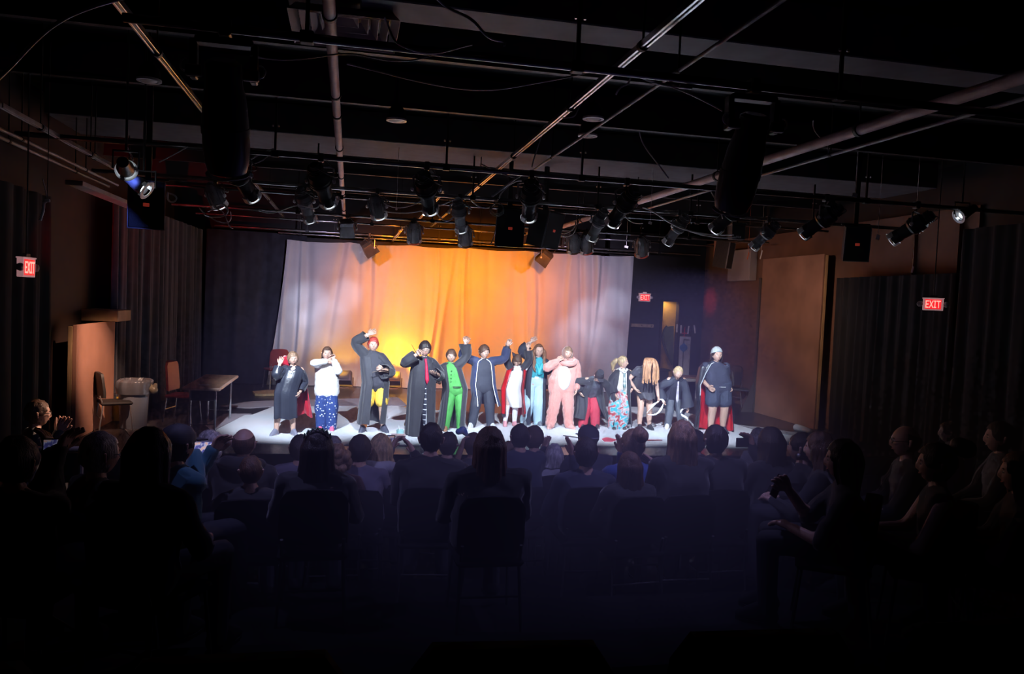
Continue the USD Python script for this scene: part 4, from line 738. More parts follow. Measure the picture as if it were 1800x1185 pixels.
# --- 5 boy in green
k = Kid('boy in a bright green shirt and green trousers under an open black robe', (797, 758), 611, head=(793, 626), arms={'L': (768, 668, -.05, (-.5, .8, -.2)), 'R': (818, 603, .06, (.9, .3, -.5))}, feet=(-.14, .12), pitch=6, yaw=-4)
k.face('brown'); k.hair('brown', seed=5, sweep=-0.07, rough=.055, thick=.06, fringe=.06); k.top(GREEN, 0, 'shirt', 1.05, low=-.03); k.trousers(GREEN, 1.35)
part(k.t, 'button', [placed(trimesh.creation.icosphere(1, .010), t=k.sm + A([.0, -.122, -.06 - .06 * i])) for i in range(4)], mat('button_dark', (.03, .12, .03), .4)); part(k.t, 'belt', placed(lathe([(.142, -.015), (.15, -.015), (.15, .015), (.142, .015), (.142, -.015)], 24), np.diag([1.0, .82, 1]), k.hip + A([0, 0, .03])), mat('belt_dark', (.03, .09, .03), .5))
k.robe(ROBE, (769, 817), k.W((795, 755))[2], (56, 50, 62, 66), cuff=(.06, .075), seed=41, sleeves=(.9, .93), amp=.045)
k.shoes(mat('shoe_tan', (.35, .16, .09), .6))
# --- 6 boy in a navy dressing gown
k = Kid('boy in a navy dressing gown with white piping, both arms raised', (846, 753), 603, head=(851, 619), arms={'L': (820, 604, .02, (-1, .2, -.4)), 'R': (893, 607, 0, (.9, .3, -.6))}, feet=(-.17, .16), yaw=14, pitch=6)
k.face('brown', smile=False); k.hair('brown', seed=6, sweep=0.07, rough=.055, thick=.075, fringe=.05); k.top(INK, .9, 'shirt', 1.05, low=-.04); k.trousers(INK, 1.35)
k.robe(NAVY, (830, 879), k.W((850, 712))[2], (70, 70, 76, 84), cuff=(.05, .05), seed=51, sleeves=(.55, .8), amp=.04, piping=WHITEC, flare=.9)
k.shoes(mat('shoe_white', (.55, .55, .56), .5), ((-.5, -1), (.5, -1)), sole=WHITEC)
# --- 7 girl with black hat, red lining
k = Kid('girl with dark fringe and black ears, red-lined robe over a white dress', (897, 750), 620, head=(909, 634), arms={'L': (893, 609, .05, (-.9, .2, -.5)), 'R': (928, 612, .05, (.9, .2, -.3))}, feet=(-.10, .07), pitch=12, skin='fair')
k.face('dark', smile=False); k.hair('brown', .35, seed=7, thick=.07, fringe=.24, gap=140)
for s in (-1, 1): part(k.t, 'pointed_ear', hull(ball(k.c + A([s * .05, .02, .09]), .035), ball(k.c + A([s * .085, .02, .14]), .008)), mat('felt_black', (.03, .03, .05), .8))
k.top(WHITEC, .2, 'dress_top', 1.0); part(k.t, 'dress', shell(k.rings((893, 914), .36, (0, 0, 0, 0), .9)[3:], n=40, sub=5, amp=.05, seed=4, th=.008), WHITEC, smooth=60)
k.limb(0, WHITEC, .0, .9, 'stocking'); k.limb(1, WHITEC, .0, .9, 'stocking')
k.robe(ROBE, (881, 922), k.W((897, 731))[2], (80, 76, 84, 96), cuff=(.05, .06), seed=61, sleeves=(.72, .8), lining=REDL, amp=.05, lapel=REDS)
k.shoes(mat('shoe_rose', (.70, .32, .36), .6))
# --- 8 girl with wavy hair
k = Kid('girl with wavy brown hair, dark robe, teal top and pale blue trousers', (937, 748), 604, head=(947, 617), arms={'L': (934, 601, -.02, (-1, .2, -.6)), 'R': (974, 640, .06, (.4, .6, -.7))}, feet=(-.16, .09), yaw=0)
k.face('brown', smile=False); k.hair('auburn', .95, seed=8, gap=104, thick=.055, line=.34, amp=.11, flare=1.25)
k.top(mat('cloth_teal', (.02, .30, .36), .6, bump=.2), 0, 'top', 1.0, low=.10); part(k.t, 'waistband', placed(lathe([(.118, -.03), (.126, -.03), (.126, .03), (.118, .03), (.118, -.03)], 24), np.diag([1.0, .8, 1]), k.hip + A([0, 0, .12])), WHITEC)
k.trousers(mat('cloth_pale_blue', (.40, .56, .64), .7, bump=.2), 1.7); k.robe(INK, (921, 957), k.W((940, 744))[2], (64, 60, 66, 60), cuff=(.06, .07), seed=71, sleeves=(.62, .92), amp=.05)
part(k.t, 'scarf', soft([bone(k.sm + A([-.05, -.10, -.05]), .035, k.sm + A([.02, -.12, -.20]), .04), bone(k.sm + A([.05, -.10, -.05]), .035, k.sm + A([0, -.12, -.20]), .045)], .02, 3), mat('scarf_teal', (.03, .38, .44), .5), smooth=True)
k.shoes(mat('shoe_grey', (.16, .18, .21), .5))
for s in (-1, 1):
    for o in (0, 1): part(k.t, 'hair_lock', tube(spline([k.c + A([s * (.068 + .02 * o), -.045 + .03 * o, .02]), k.c + A([s * (.10 + .02 * o), -.055 + .02 * o, -.09]), k.c + A([s * (.075 + .025 * o), -.085, -.19]), k.c + A([s * (.10 + .01 * o), -.115, -.29]), k.c + A([s * .07, -.13, -.37 + .05 * o])], 22), np.linspace(.024, .014, 22) * (1 + .25 * np.sin(np.arange(22) * 1.1)), 8), HAIR['auburn'], smooth=True)
# --- 9 pink onesie
PINK = mat('plush_pink', (.62, .26, .22), .95, sheen=.5, var=.1, bump=.4, bscale=60)
k = Kid('person in a pink plush animal onesie with a white belly patch', (984, 754), 611, head=(998, 621), arms={'L': (980, 634, -.12, (-.9, .3, -.7)), 'R': (1013, 684, -.02, (.7, .7, 0))}, feet=(-.18, .16), w=1.15, yaw=-6, pitch=4, hhk=6.8)
k.face('lightbrown', smile=False); k.hair('lightbrown', .2, seed=9, thick=.05, gap=150)
H = k.H
q = [hull(*[ball(k.hip + A([s * .075 * H, 0, z]), .092 * H) for s in (-1, 1) for z in (-.03 * H, .07 * H)]), hull(*[ball(k.hip + A([s * .075 * H, 0, .07 * H]), .092 * H) for s in (-1, 1)], ball(k.S['L'] + A([.03, 0, -.03]), .055 * H), ball(k.S['R'] + A([-.03, 0, -.03]), .055 * H)), hull(ball(k.S['L'] + A([.03, 0, -.02]), .05 * H), ball(k.S['R'] + A([-.03, 0, -.02]), .05 * H), ball(k.sm + A([0, .02, .04]), .055 * H))]
for hp, kn, an in k.legs: q += [bone(hp, .085 * H, kn, .075 * H), bone(kn, .075 * H, an + A([0, 0, .03]), .062 * H)]
for s in 'LR': S, el, wr, fd = k.arm[s]; q += [bone(S, .055 * H, el, .055 * H), bone(el, .055 * H, wr - fd * .02, .040 * H)]
t2 = tm(union(q).refine_to_length(.035)); t2.merge_vertices(); trimesh.smoothing.filter_taubin(t2, iterations=8); v = np.asarray(t2.vertices); t2.vertices = v + t2.vertex_normals * ((meshkit.fbm(v * A([12, 12, 20]), 3, 2) - .5) * .05)[:, None]
on9 = part(k.t, 'onesie', t2, PINK, smooth=True)
cB = k.hip + A([.0, 0, .115 * H]); sub9 = trimesh.creation.icosphere(3); sv = np.asarray(sub9.vertices) * A([.082 * H, .075 * H, .15 * H]) + cB + A([.01, -.066 * H, 0]); part(on9, 'belly_patch', trimesh.Trimesh(sv, sub9.faces, process=False), mat('plush_white', (.82, .80, .78), .95, sheen=.4, bump=.3, bscale=60), smooth=True)
part(k.t, 'hood', tm(man(placed(trimesh.Trimesh(head_verts(3)[0] * 1.26 * k.hh, head_verts(3)[1], process=False), k.R, k.c + A([0, .025, -.01]))) - m3.Manifold.hull_points(A([k.c + A(p) * k.hh for p in [(x * .26, y, z) for x in (-1, 1) for y in (-1, -.12) for z in (-.34, .20)] + [(0, y, z) for y in (-1, -.12) for z in (-.48, .33)] + [(x * .30, y, -.05) for x in (-1, 1) for y in (-1, -.12)]]))), mat('plush_brown', (.30, .15, .12), .95, sheen=.4), smooth=40)
part(k.t, 'hood_roll', tube([k.c + A([.62 * math.cos(a) * k.hh, -.02 + .55 * math.sin(a) * k.hh, -.62 * k.hh + .05 * math.sin(a)]) for a in np.linspace(0, 6.283, 20)], .045, 8), PINK, smooth=True)
k.shoes(mat('slipper_pink', (.60, .30, .27), .9), ((-.4, -1), (.4, -1)), L=.17 * H)
# --- 10 bowing boy in a black cap
k = Kid('child in a black cap bowing low, black robe over red trousers', (1035, 753), H=1.34, head=(1053, 662), arms={'L': (1019, 689, -.05, (-.8, .3, .2)), 'R': (1078, 694, .0, (.8, .4, .2))}, feet=(-.12, .12), pitch=42, sh=(1045, 668, -.20), hip=(1037, 694, .10), hdy=-.38, yaw=4)
k.face('dark', smile=False); k.hair('dark', seed=10, thick=.04); k.top(GREYT, 0, 'shirt'); k.trousers(mat('cloth_crimson', (.50, .04, .07), .7, bump=.3), 1.7)
k.robe(ROBE, (1010, 1070), k.W((1035, 735))[2], (40, 24, 30, 60), cuff=(.06, .08), seed=81, sleeves=(.8, .92), amp=.08, flare=1.1)
part(k.t, 'cap', placed(trimesh.util.concatenate([tm(m3.Manifold.hull_points(A([(.40 * math.cos(a) * (1 - .3 * z), .46 * math.sin(a) * (1 - .3 * z) + .02, .08 + .48 * z) for a in np.linspace(0, 6.28, 20) for z in (0, .5, .85, 1.0)]))), tm(hull(*[ball((x, y, .10), .03) for x, y in ((-.25, -.40), (.25, -.40), (-.17, -.72), (.17, -.72))]))]), k.R * k.hh, k.c), mat('cap_black', (.035, .035, .045), .7), smooth=40)
k.shoes(mat('shoe_dark', (.05, .04, .05), .5))
# --- 11 girl in patterned trousers
k = Kid('girl with a ponytail looking sideways, patterned teal and red trousers', (1086, 755), 624, head=(1095, 637), arms={'L': (1081, 693, -.10, (-.7, .6, 0)), 'R': (1110, 686, -.05, (.7, .6, 0))}, feet=(-.09, .07), yaw=50, w=1.02)
k.face('lightbrown', smile=False); k.hair('blonde', seed=12, thick=.055, line=.34)
part(k.t, 'ponytail', soft(chain([(k.c + A([-.10, .06, .03]), .045), (k.c + A([-.15, .10, -.04]), .05), (k.c + A([-.15, .11, -.16]), .02)]), .02, 3), HAIR['blonde'], smooth=True)
k.top(mat('cloth_cream', (.60, .55, .50), .8), 0, 'shirt', 1.0); k.trousers(SWIRL, 2.1); k.robe(ROBE, (1072, 1110), k.W((1090, 748))[2], (44, 44, 60, 90), cuff=(.055, .06), seed=91, sleeves=(.9, .9), turn=-4, amp=.05)
s = k.sm; part(k.t, 'necktie', soft([hull(ball(s + A([-.0, -.11, .02]), .016), ball(s + A([.0, -.15, -.24]), .028)), hull(ball(s + A([.0, -.15, -.24]), .028), ball(s + A([.0, -.15, -.30]), .008))], .02, 2), mat('tie_stripe', (.10, .22, .22), .5, col2=(.5, .5, .48), scale=14, squeeze=(.2, .2, 3)), smooth=40)
part(k.t, 'collar', soft([bone(s + A([-.07, -.05, .05]), .022, s + A([-.01, -.115, .0]), .018), bone(s + A([.07, -.05, .05]), .022, s + A([.01, -.115, .0]), .018)], .02, 2), WHITEC, smooth=True)
k.shoes(mat('sandal_dark', (.06, .05, .05), .5), L=.14 * k.H)
# --- 12 girl bowing, hair over the face
k = Kid('girl in a short black dress bowing, long reddish hair falling over her face', (1131, 756), H=1.42, head=(1139, 645), arms={'L': (1117, 684, -.06, (-.9, .3, 0)), 'R': (1157, 697, -.20, (.9, .2, 0))}, feet=(-.08, .11), pitch=48, sh=(1134, 650, -.10), hip=(1133, 688, .06), hdy=-.24)
k.face('reddish', smile=False); BD = mat('dress_black', (.034, .032, .042), .65, var=.15, sheen=.2, bump=.2)
k.top(BD, .22, 'dress_top', 1.02); part(k.t, 'skirt', shell(k.rings((1121, 1146), k.W((1133, 700))[2], (0, 0, 0, 0), .95)[3:], n=44, sub=6, amp=.05, folds=9, seed=5, th=.008, rag=.02), BD, smooth=60)
hr = [hair_cap(k.c, k.hh, rot(0, 30, 0), seed=13, thick=.10, fringe=.5, side=False)]
g = np.random.default_rng(31)
for i in range(30):
    a = g.uniform(-1.25, 1.25); r0 = k.c + A([.12 * math.sin(a) * 1.0, -.05 - .10 * math.cos(a), .10]) ; e = k.c + A([.155 * math.sin(a) + g.uniform(-.03, .03), -.10 - .09 * math.cos(a), -.20 - g.uniform(0, .10)])
    hr.append(tube(spline([k.c + A([.05 * math.sin(a), -.01, .14]), r0 * .5 + (k.c + A([.12 * math.sin(a), -.10 - .07 * math.cos(a), .08])) * .5, (r0 + e) / 2 + A([g.uniform(-.02, .02), -.02, 0]), e], 12), np.linspace(.028, .010, 12), 7))
part(k.t, 'hair', hr, HAIR['reddish'], smooth=True, one=True, label='long loose hair hanging over the face'); k.shoes(mat('shoe_heel', (.03, .03, .035), .35), L=.14 * k.H)
gh = k.b + k.arm['R'][2] + k.arm['R'][3] * .06
# --- 13 blonde child bending
k = Kid('fair-haired child bending forward in a dark robe, striped tie and grey trousers', (1184, 755), H=1.40, head=(1192, 655), arms={'L': (1164, 702, -.14, (-.8, .5, .3)), 'R': (1209, 714, -.22, (.8, .5, .3))}, feet=(-.10, .12), pitch=30, sh=(1189, 668, -.22), hip=(1185, 698, .12), hdy=-.38, stagger=.06, yaw=-6)
k.face('blonde'); k.hair('blonde', seed=14, sweep=-0.03, rough=.055, thick=.045, line=.33); k.top(INK, 0, 'shirt'); k.trousers(GREYT, 1.25)
k.robe(INK, (1161, 1209), k.W((1185, 718))[2], (60, 64, 80, 150), cuff=(.065, .085), seed=101, sleeves=(.9, .9), amp=.06, lift=(.02, .04))
s = k.sm; part(k.t, 'necktie', soft([hull(ball(s + A([.0, -.09, -.03]), .017), ball(s + A([.01, -.06, -.34]), .03)), hull(ball(s + A([.01, -.06, -.34]), .03), ball(s + A([.01, -.06, -.40]), .008))], .02, 2), mat('tie_lilac', (.32, .28, .38), .5, col2=(.55, .52, .60), scale=16, squeeze=(.3, .3, 4)), smooth=40)
k.shoes(WHITEC, ((-.6, -1), (.3, -1)))
g2 = k.b + k.arm['R'][2] + k.arm['R'][3] * .08; g1 = k.b + k.arm['L'][2] + k.arm['L'][3] * .05
# --- 14 sturdy child with the cape
k = Kid('sturdy child in a long scarlet-lined black cape, dark shorts and grey headscarf', (1259, 762), 609, head=(1260, 624), arms={'L': (1246, 680, -.10, (-.2, .9, 0)), 'R': (1284, 682, -.02, (.3, .9, 0))}, feet=(-.12, .12), w=1.35, shw=.95, skin='fair', yaw=-3, hhk=6.3, curl=(.35, .4))
k.face('brown', smile=False); k.hair('dark', .25, seed=15, thick=.05, gap=160); k.top(mat('tshirt_navy', (.035, .040, .070), .8, var=.1, bump=.2), .32, 't_shirt', 1.0, low=.0); k.trousers(mat('shorts_navy', (.038, .048, .085), .75, var=.12, bump=.25), 1.35, .30, 'shorts')
part(k.t, 'headscarf', tm(man(placed(trimesh.Trimesh(head_verts(3)[0] * 1.16 * k.hh, head_verts(3)[1], process=False), k.R, k.c + A([0, .012, .012]))).trim_by_plane((0, .35, .93), float(A([0, .35, .93]) @ (k.c + A([0, 0, .14 * k.hh]))))), mat('scarf_grey', (.42, .46, .48), .7, var=.2, bump=.2), smooth=50)
part(k.t, 'drawstring', tube([k.hip + A([-.06, -.135, .045]), k.hip + A([.06, -.135, .045])], .009, 6), WHITEC)
H = k.H; up = k.sm
rg = [(up + A([0, .02, .075]), .10, .085, 60, 0), (up + A([-.01, .02, .05]), .23, .11, 66, 6), (up + A([-.02, .03, -.03]), .285, .135, 88, 14), (up + A([-.03, .05, -.35]), .31, .17, 140, 10), (A([-.01, .08, .5]), .33, .20, 150, 4), (A([.01, .09, .04]), .36, .24, 150, 0)]
cp = part(k.t, 'cape', shell(rg, n=60, sub=6, amp=.05, folds=8, seed=9, th=.008, rag=.02), mat('cape_satin', (.022, .024, .032), .35, spec=.7, var=.2, bump=.3, bscale=8), smooth=60)
part(cp, 'lining', shell([(p, a - .013, b - .013, g_, o) for p, a, b, g_, o in rg], n=60, sub=6, amp=.05, folds=8, seed=9, th=.004, rag=.02), REDS, smooth=60, label='scarlet satin lining')
Vc = np.asarray(shell([(p, a + .008, b + .008, g_, o) for p, a, b, g_, o in rg], n=60, sub=6, amp=.05, folds=8, seed=9, th=.008, rag=.02).vertices).reshape(2, -1, 60, 3)[0]
part(cp, 'cord', tube(spline(Vc[1:22, 59], 40), .011, 6), mat('cord_silver', (.42, .45, .5), .4), smooth=True, label='silver cord along the cape edge')
k.shoes(mat('shoe_navy', (.04, .045, .07), .5))
# ribbons / paper snakes held by the bowing children
def ribbon(pts, wd, label, m=WHITEC):
    p = spline(A(pts), 30); V = A([[q + A([0, -.004, 0]), q + A([.0, -.004, wd * math.sin(.4 + 2.6 * i / 29)]) + A([wd * .4 * math.sin(i * .35), 0, 0]), q + A([wd * .4 * math.sin(i * .35), .006, wd * math.sin(.4 + 2.6 * i / 29)]), q + A([0, .006, 0])] for i, q in enumerate(p)])
    f = grid(V).tolist() + [(0, 1, 2), (0, 2, 3), (116, 118, 117), (116, 119, 118)]
    return top('paper_snake', trimesh.Trimesh(V.reshape(-1, 3), A(f), process=False), m, label, 'ribbon', smooth=True)
Yr = gh[1] - .02
ribbon([at(1137, 727, Yr), at(1146, 717, Yr), at(1155, 708, Yr), gh], .05, 'pale paper ribbon trailing left from the bowing girl')
ribbon([gh, at(1165, 706, Yr), at(1162, 722, Yr), at(1150, 730, Yr), at(1139, 729, Yr)], .045, 'curled crescent of white ribbon between the two bending children')
Yr = g2[1]
ribbon([g2, at(1199, 722, Yr), at(1197, 729, Yr), at(1206, 736, Yr), at(1208, 745, Yr)], .045, 'zigzag white ribbon dangling from the bending fair-haired child')
# ================================================================ audience
COATS = {k: mat('coat_' + k, c, .8, sheen=.25, var=.15, bump=.15, bscale=12) for k, c in dict(black=(.016, .016, .020), navy=(.018, .024, .055), grey=(.09, .095, .105), brown=(.05, .032, .024), blue=(.03, .08, .30), white=(.45, .46, .50), lilac=(.16, .15, .21), cyan=(.008, .10, .15), maroon=(.06, .015, .02)).items()}
JEANS = mat('jeans_dark', (.018, .020, .030), .8)
chair_t = None; taken = []
def make_chair(name, label, cat, m_seat, m_frame, loc, rz, group=None, back_h=.86):
    t = thing(name, label, cat, loc, rz, group)
    part(t, 'seat', cen(.44, .44, .05, .02, (0, 0, .435)), m_seat, smooth=40)
    x = np.linspace(-.21, .21, 9); pts = []
    for z, d, k in ((.52, .0, 1), (.60, .0, 1.04), (back_h - .06, .03, 1), (back_h, .035, .8)):
        pts += [(xx * k, .20 + d + .10 * (-(xx / .21) ** 2) * .45 + o, z + (.02 * (1 - (xx / .21) ** 2) if z > .7 else 0)) for xx in x for o in (0, .035)]
    part(t, 'backrest', m3.Manifold.hull_points(A(pts)), m_seat, smooth=40)
    for s in (-1, 1):
        part(t, 'leg', tube([(s * .19, -.18, .42), (s * .21, -.22, .012), (s * .21, -.22, 0)], .011, 8), m_frame)
        part(t, 'leg', tube([(s * .19, .235, .56), (s * .19, .19, .42), (s * .21, .24, .012), (s * .21, .24, 0)], .011, 8), m_frame)
    part(t, 'rail', [tube([(-.19, -.18, .405), (.19, -.18, .405)], .01, 8), tube([(-.2, .21, .22), (.2, .21, .22)], .008, 8)], m_frame)
    return t
FRAME = mat('chair_frame', (.42, .40, .40), .3, metal=.7); PADBLK = mat('chair_pad_black', (.008, .008, .010), .9, var=.1, spec=.1)
def row_floor(r): return ROWS[r][1]
def short_label(l):
    w = l.split()[:12]
    while w[-1] in ('the', 'at', 'to', 'in', 'of', 'a', 'closest'): w.pop()
    return ' '.join(w).rstrip(',')
def audience_chair(x, y, z, rz, who=None):
    global chair_t
    lab = 'dark chair under the ' + who if who else 'dark empty padded chair in the rearmost unlit row'
    if chair_t is None: chair_t = make_chair('audience_chair', lab, 'chair', PADBLK, mat('chair_frame_black', (.02, .02, .022), .5), (x, y, z), rz, 'audience chairs'); return
    dup(chair_t, (x, y, z), rz, lab, 'audience chairs')
def viewer(label, head, top_y, row, face=0, hair=('dark', 'short'), coat='black', hands=None, hh=.235, skin='mid', w=1.0, faced=False, glasses=False, dy=0.0, tilt=0, sleeve_len=1.0, smile=True, chair=True, curl=.35, extra=None, lean=0, pants=JEANS):
    Y = ROWS[row][0] + dy; fl = row_floor(row); s = hh / .235
    hw_ = at(head[0], head[1], Y); topz = at(head[0], top_y, Y)[2]; cz = topz - .54 * hh
    yaw = 180 + face; Rz = rot(yaw); base = A([hw_[0], Y, fl]); loc = lambda p: Rz.T @ (A(p, float) - base)
    t = thing('person', label, 'person', base, yaw); c = A([0, 0, cz - fl]); hipz = .45 + .05
    sm = c - A([0, -.025, .5 * hh + .085 * s]); hip = A([0, .07, hipz + .06]); hw = .185 * s * w; T = (sm - hip) / np.linalg.norm(sm - hip); bw = .09 * s * w
    S = {'L': sm + A([-hw, 0, -.01]), 'R': sm + A([hw, 0, -.01])}; P = []; G = []
    def tor(ad): return [hull(*[ball(hip + A([q * bw, 0, z]), .115 * s * w ** .5 + ad) for q in (-1, 1) for z in (0, .1)], *[ball(sm - T * .12 * s + A([q * bw, 0, 0]), .105 * s + ad) for q in (-1, 1)]), hull(*[ball(sm - T * .12 * s + A([q * bw, 0, 0]), .105 * s + ad) for q in (-1, 1)], ball(S['L'] + A([.03, 0, 0]), .055 * s + ad), ball(S['R'] - A([.03, 0, 0]), .055 * s + ad), ball(sm + T * .04 * s, .055 * s + ad * .6))]
    P += tor(0); G += tor(.014); HN = []; R = rot(0, tilt, 0)
    P.append(bone(sm + T * .02, .055 * s, c + R @ A([0, .06, -.3]) * hh, .048 * s))
    for i, q in enumerate('LR'):
        sg = -1 if q == 'L' else 1; hd = (hands or {}).get(q)
        if hd is not None: tg = loc(at(hd[0], hd[1], Y + hd[2])); hint = A([sg * .35, .3, -1.0])
        else: tg = A([sg * .10, -.30 * s, .64]); hint = A([sg * .8, .6, -.5])
        el, wr = ik(S[q], tg, .30 * s, .26 * s, hint); fd = (wr - el) / np.linalg.norm(wr - el)
        P += [bone(S[q], .055 * s, el, .043 * s), bone(el, .043 * s, wr, .029 * s)]; G += [bone(S[q], .070 * s, el, .058 * s)] + ([bone(el, .058 * s, el + (wr - el) * .93, .045 * s)] if sleeve_len > .6 else [])
        if sleeve_len == 0: G = G[:-1]
        HN += hand(wr - fd * .02 * s, fd, A([-sg, 0, -.1]) if hd is not None else A([0, 0, -1.0]), .185 * s, 1 if (sg > 0) != (hd is not None) else -1, curl, 1)
    L = []
    for sg in (-1, 1):
        h0, kn, an = hip + A([sg * .09, 0, -.02]), A([sg * .12, -.42 * s, .53]), A([sg * .13, -.40 * s, .07])
        P += [bone(h0, .085 * s, kn, .058 * s), bone(kn, .055 * s, an, .038 * s), bone(an, .04, an + A([0, -.13 * s, -.03]), .03)]; L += [bone(h0, .105 * s, kn, .075 * s), bone(kn, .072 * s, an, .055 * s)]
    part(t, 'body', tm(union([man(soft(P, .05, 5)), head_man(c, hh, R, 3)] + HN)), SKIN[skin], smooth=50)
    g = tm(union(G).refine_to_length(.05)); g.merge_vertices(); trimesh.smoothing.filter_taubin(g, iterations=6); v = np.asarray(g.vertices); g.vertices = v + g.vertex_normals * ((meshkit.fbm(v * A([9, 9, 14]), 3, int(head[0])) - .5) * .045)[:, None]
    part(t, 'jacket' if sleeve_len else 'sleeveless_top', g, COATS[coat], smooth=True); part(t, 'trousers', soft(L, .06, 4), pants, smooth=True)
    for sg in (-1, 1): shoe(t, 'shoe', A([sg * .13, -.40 * s, .05]), A([0, -1, 0]), .25 * s, mat('audience_shoe', (.01, .01, .011), .8, spec=.1), mat('audience_shoe', (.01, .01, .011)))
    hc, st, *rest = hair; ln = rest[0] if rest else 1.0; sd = int(head[0]) % 97
    if st == 'bald': part(t, 'hair', tm(man(hair_cap(c, hh, R, thick=.016, seed=sd, rough=.015)).trim_by_plane((0, -.25, -1), -float(c[2] + .12 * hh)).trim_by_plane((0, 1, 0), float(c[1] - .02 * hh))), HAIR[hc], smooth=60)
    else:
        hm = [hair_cap(c, hh, R, thick={'short': .055, 'crop': .03}.get(st, .075), seed=sd, rough=.05, line=.28, side=st in ('short', 'crop', 'bun'), nape=-.42)]
        if st == 'long': hm.append(long_hair(c, hh, R, ln, width=.46, depth=.50, gap=110, flare=1.3, seed=sd, amp=.06))
        if st == 'bun': hm.append(tm(soft([hull(ball(c + A([0, .12, .55 * hh]), .055), ball(c + A([0, .16, .48 * hh]), .06))], .03, 2)))
        if st == 'pony': hm.append(tm(soft(chain([(c + A([0, .46 * hh, .15 * hh]), .045), (c + A([0, .62 * hh, -.05 * hh]), .05), (c + A([0, .55 * hh, -.6 * hh]), .03)]), .03, 2)))
        if st == 'curly':
            gg = np.random.default_rng(sd); d = gg.normal(size=(46, 3)); d /= np.linalg.norm(d, axis=1, keepdims=True); d = d[(d[:, 1] > -.25) | (d[:, 2] > .45)]
            hm += [tm(hull(ball(c + R @ (q * A([.40, .46, .52])) * hh, .04))) for q in d if q[2] > -.75]
        part(t, 'hair', hm, HAIR[hc], smooth=60, one=True)
    if faced or glasses: features(t, c, hh, R, HAIR[hc], glasses=glasses, smile=smile)
    if extra: extra(t, c, hh, R, sm)
    taken.append((row, base[0]))
    if chair: audience_chair(base[0] - .04 * Rz[0, 1], Y + .04 * (1 if abs(face) < 90 else -1) * 0 - .0, fl, yaw, short_label(label))
    return t
def cap_x(col, brim=True):
    def f(t, c, hh, R, sm):
        m = mat('cap_' + col, dict(navy=(.03, .035, .06), black=(.018, .018, .022), grey=(.12, .12, .15))[col], .7)
        dome = m3.Manifold.hull_points(A([(.43 * math.cos(a) * k, .49 * math.sin(a) * k + .03, z) for a in np.linspace(0, 6.28, 22) for z, k in ((.10, 1), (.30, .97), (.46, .74), (.55, .40), (.58, .1))]))
        cp = part(t, 'cap', placed(dome, R * hh, c), m, smooth=40)
        if brim: part(cp, 'brim', placed(hull(*[ball((x, y, .12 - .05 * (y < -.6)), .025) for x, y in ((-.28, -.38), (.28, -.38), (-.2, -.78), (.2, -.78))]), R * hh, c), m, smooth=40)
        part(cp, 'strap', placed(tube([(.42 * math.cos(a), .50 * math.sin(a) + .03, .10) for a in np.linspace(.9, 2.24, 8)], .022, 6), R * hh, c), mat('cap_strap', (.45, .45, .5), .5), smooth=True)
    return f
def hood_x(col):
    def f(t, c, hh, R, sm): part(t, 'hood', soft(chain([(sm + A([-.15, .03, .06]), .04), (sm + A([-.09, .10, .08]), .055), (sm + A([0, .13, .07]), .06), (sm + A([.09, .10, .08]), .055), (sm + A([.15, .03, .06]), .04), (sm + A([.07, -.08, .04]), .03), (sm + A([-.07, -.08, .04]), .03), (sm + A([-.15, .03, .06]), .04)]), .04, 4), COATS[col], smooth=True)
    return f
def tiara_x(t, c, hh, R, sm):
    part(t, 'tiara', tube([c + A([.42 * math.cos(a) * hh, .06 + .0 * a, .42 * math.sin(a) * hh + .035 + .02 * (i % 2)]) for i, a in enumerate(np.linspace(.5, 2.64, 15))], .008, 6), mat('tiara_green', (.3, .5, .3), .4), smooth=True)
def phone(px, py, Y, w, h, rz, label, screen=True, tilt=0, rol=0, glow=.8):
    p = at(px, py, Y); t = thing('phone', label, 'phone', p, rz); R = rot(0, tilt, rol)
    part(t, 'case', placed(cen(w, .010, h, .004), R), mat('phone_black', (.02, .02, .022), .35))
    if screen:
        n = {'c': ('texture_coordinate', {}), 'n': ('noise_texture', {'scale': 38.0, 'detail': 2.0}), 'r': ('rgb_ramp', {'ramp': [(0, (.03, .02, .06)), (.42, (.10, .10, .40)), (.52, (.55, .55, .8)), (.60, (.8, .45, .4)), (1, (.9, .85, .9))]}), 'e': ('emission', {'strength': glow})}
        key = 'phone_screen_%d' % (glow * 100); m = _mats.get(key) or usdkit.material(stage, '/World/Looks/' + key, n, [('c.object', 'n.vector'), ('n.fac', 'r.fac'), ('r.color', 'e.color')], surface='e.emission'); _mats[key] = m
        part(t, 'screen', placed(box(-w / 2 + .008, w / 2 - .008, -.0075, -.004, -h / 2 + .006, h / 2 - .006), R), m)
    else: part(t, 'camera_bump', placed(cen(.025, .008, .025, .003, (-w / 2 + .02, -.006, h / 2 - .02)), R), mat('phone_lens', (.05, .05, .06), .2))
    return t
viewer('man in a grey sweater and glasses sitting at the left edge, clapping in profile', (66, 719), 703, 1, -62, ('brown', 'crop'), 'grey', {'L': (102, 760, .12), 'R': (105, 757, -.05)}, glasses=True, dy=.2, curl=.1, chair=False)
make_chair('wooden_back_chair', 'chair with a reddish curved back behind the clapping man', 'chair', mat('chair_red', (.42, .07, .06), .45), FRAME, (at(58, 719, 7.8)[0], 7.8, -.3), 118)
viewer('dark figure at the far left edge holding up a camera', (30, 800), 768, 5, -14, ('dark', 'short'), 'black', {'L': (86, 792, .32), 'R': (106, 790, .30)}, w=1.1)
phone(97, 783, 4.5, .12, .075, 12, 'camera with a lit screen held up at the far left', glow=.12)
viewer('grey-haired older person with glasses turned right, at the left', (176, 790), 761, 4, -48, ('grey', 'short'), 'black', glasses=True, dy=-.25)
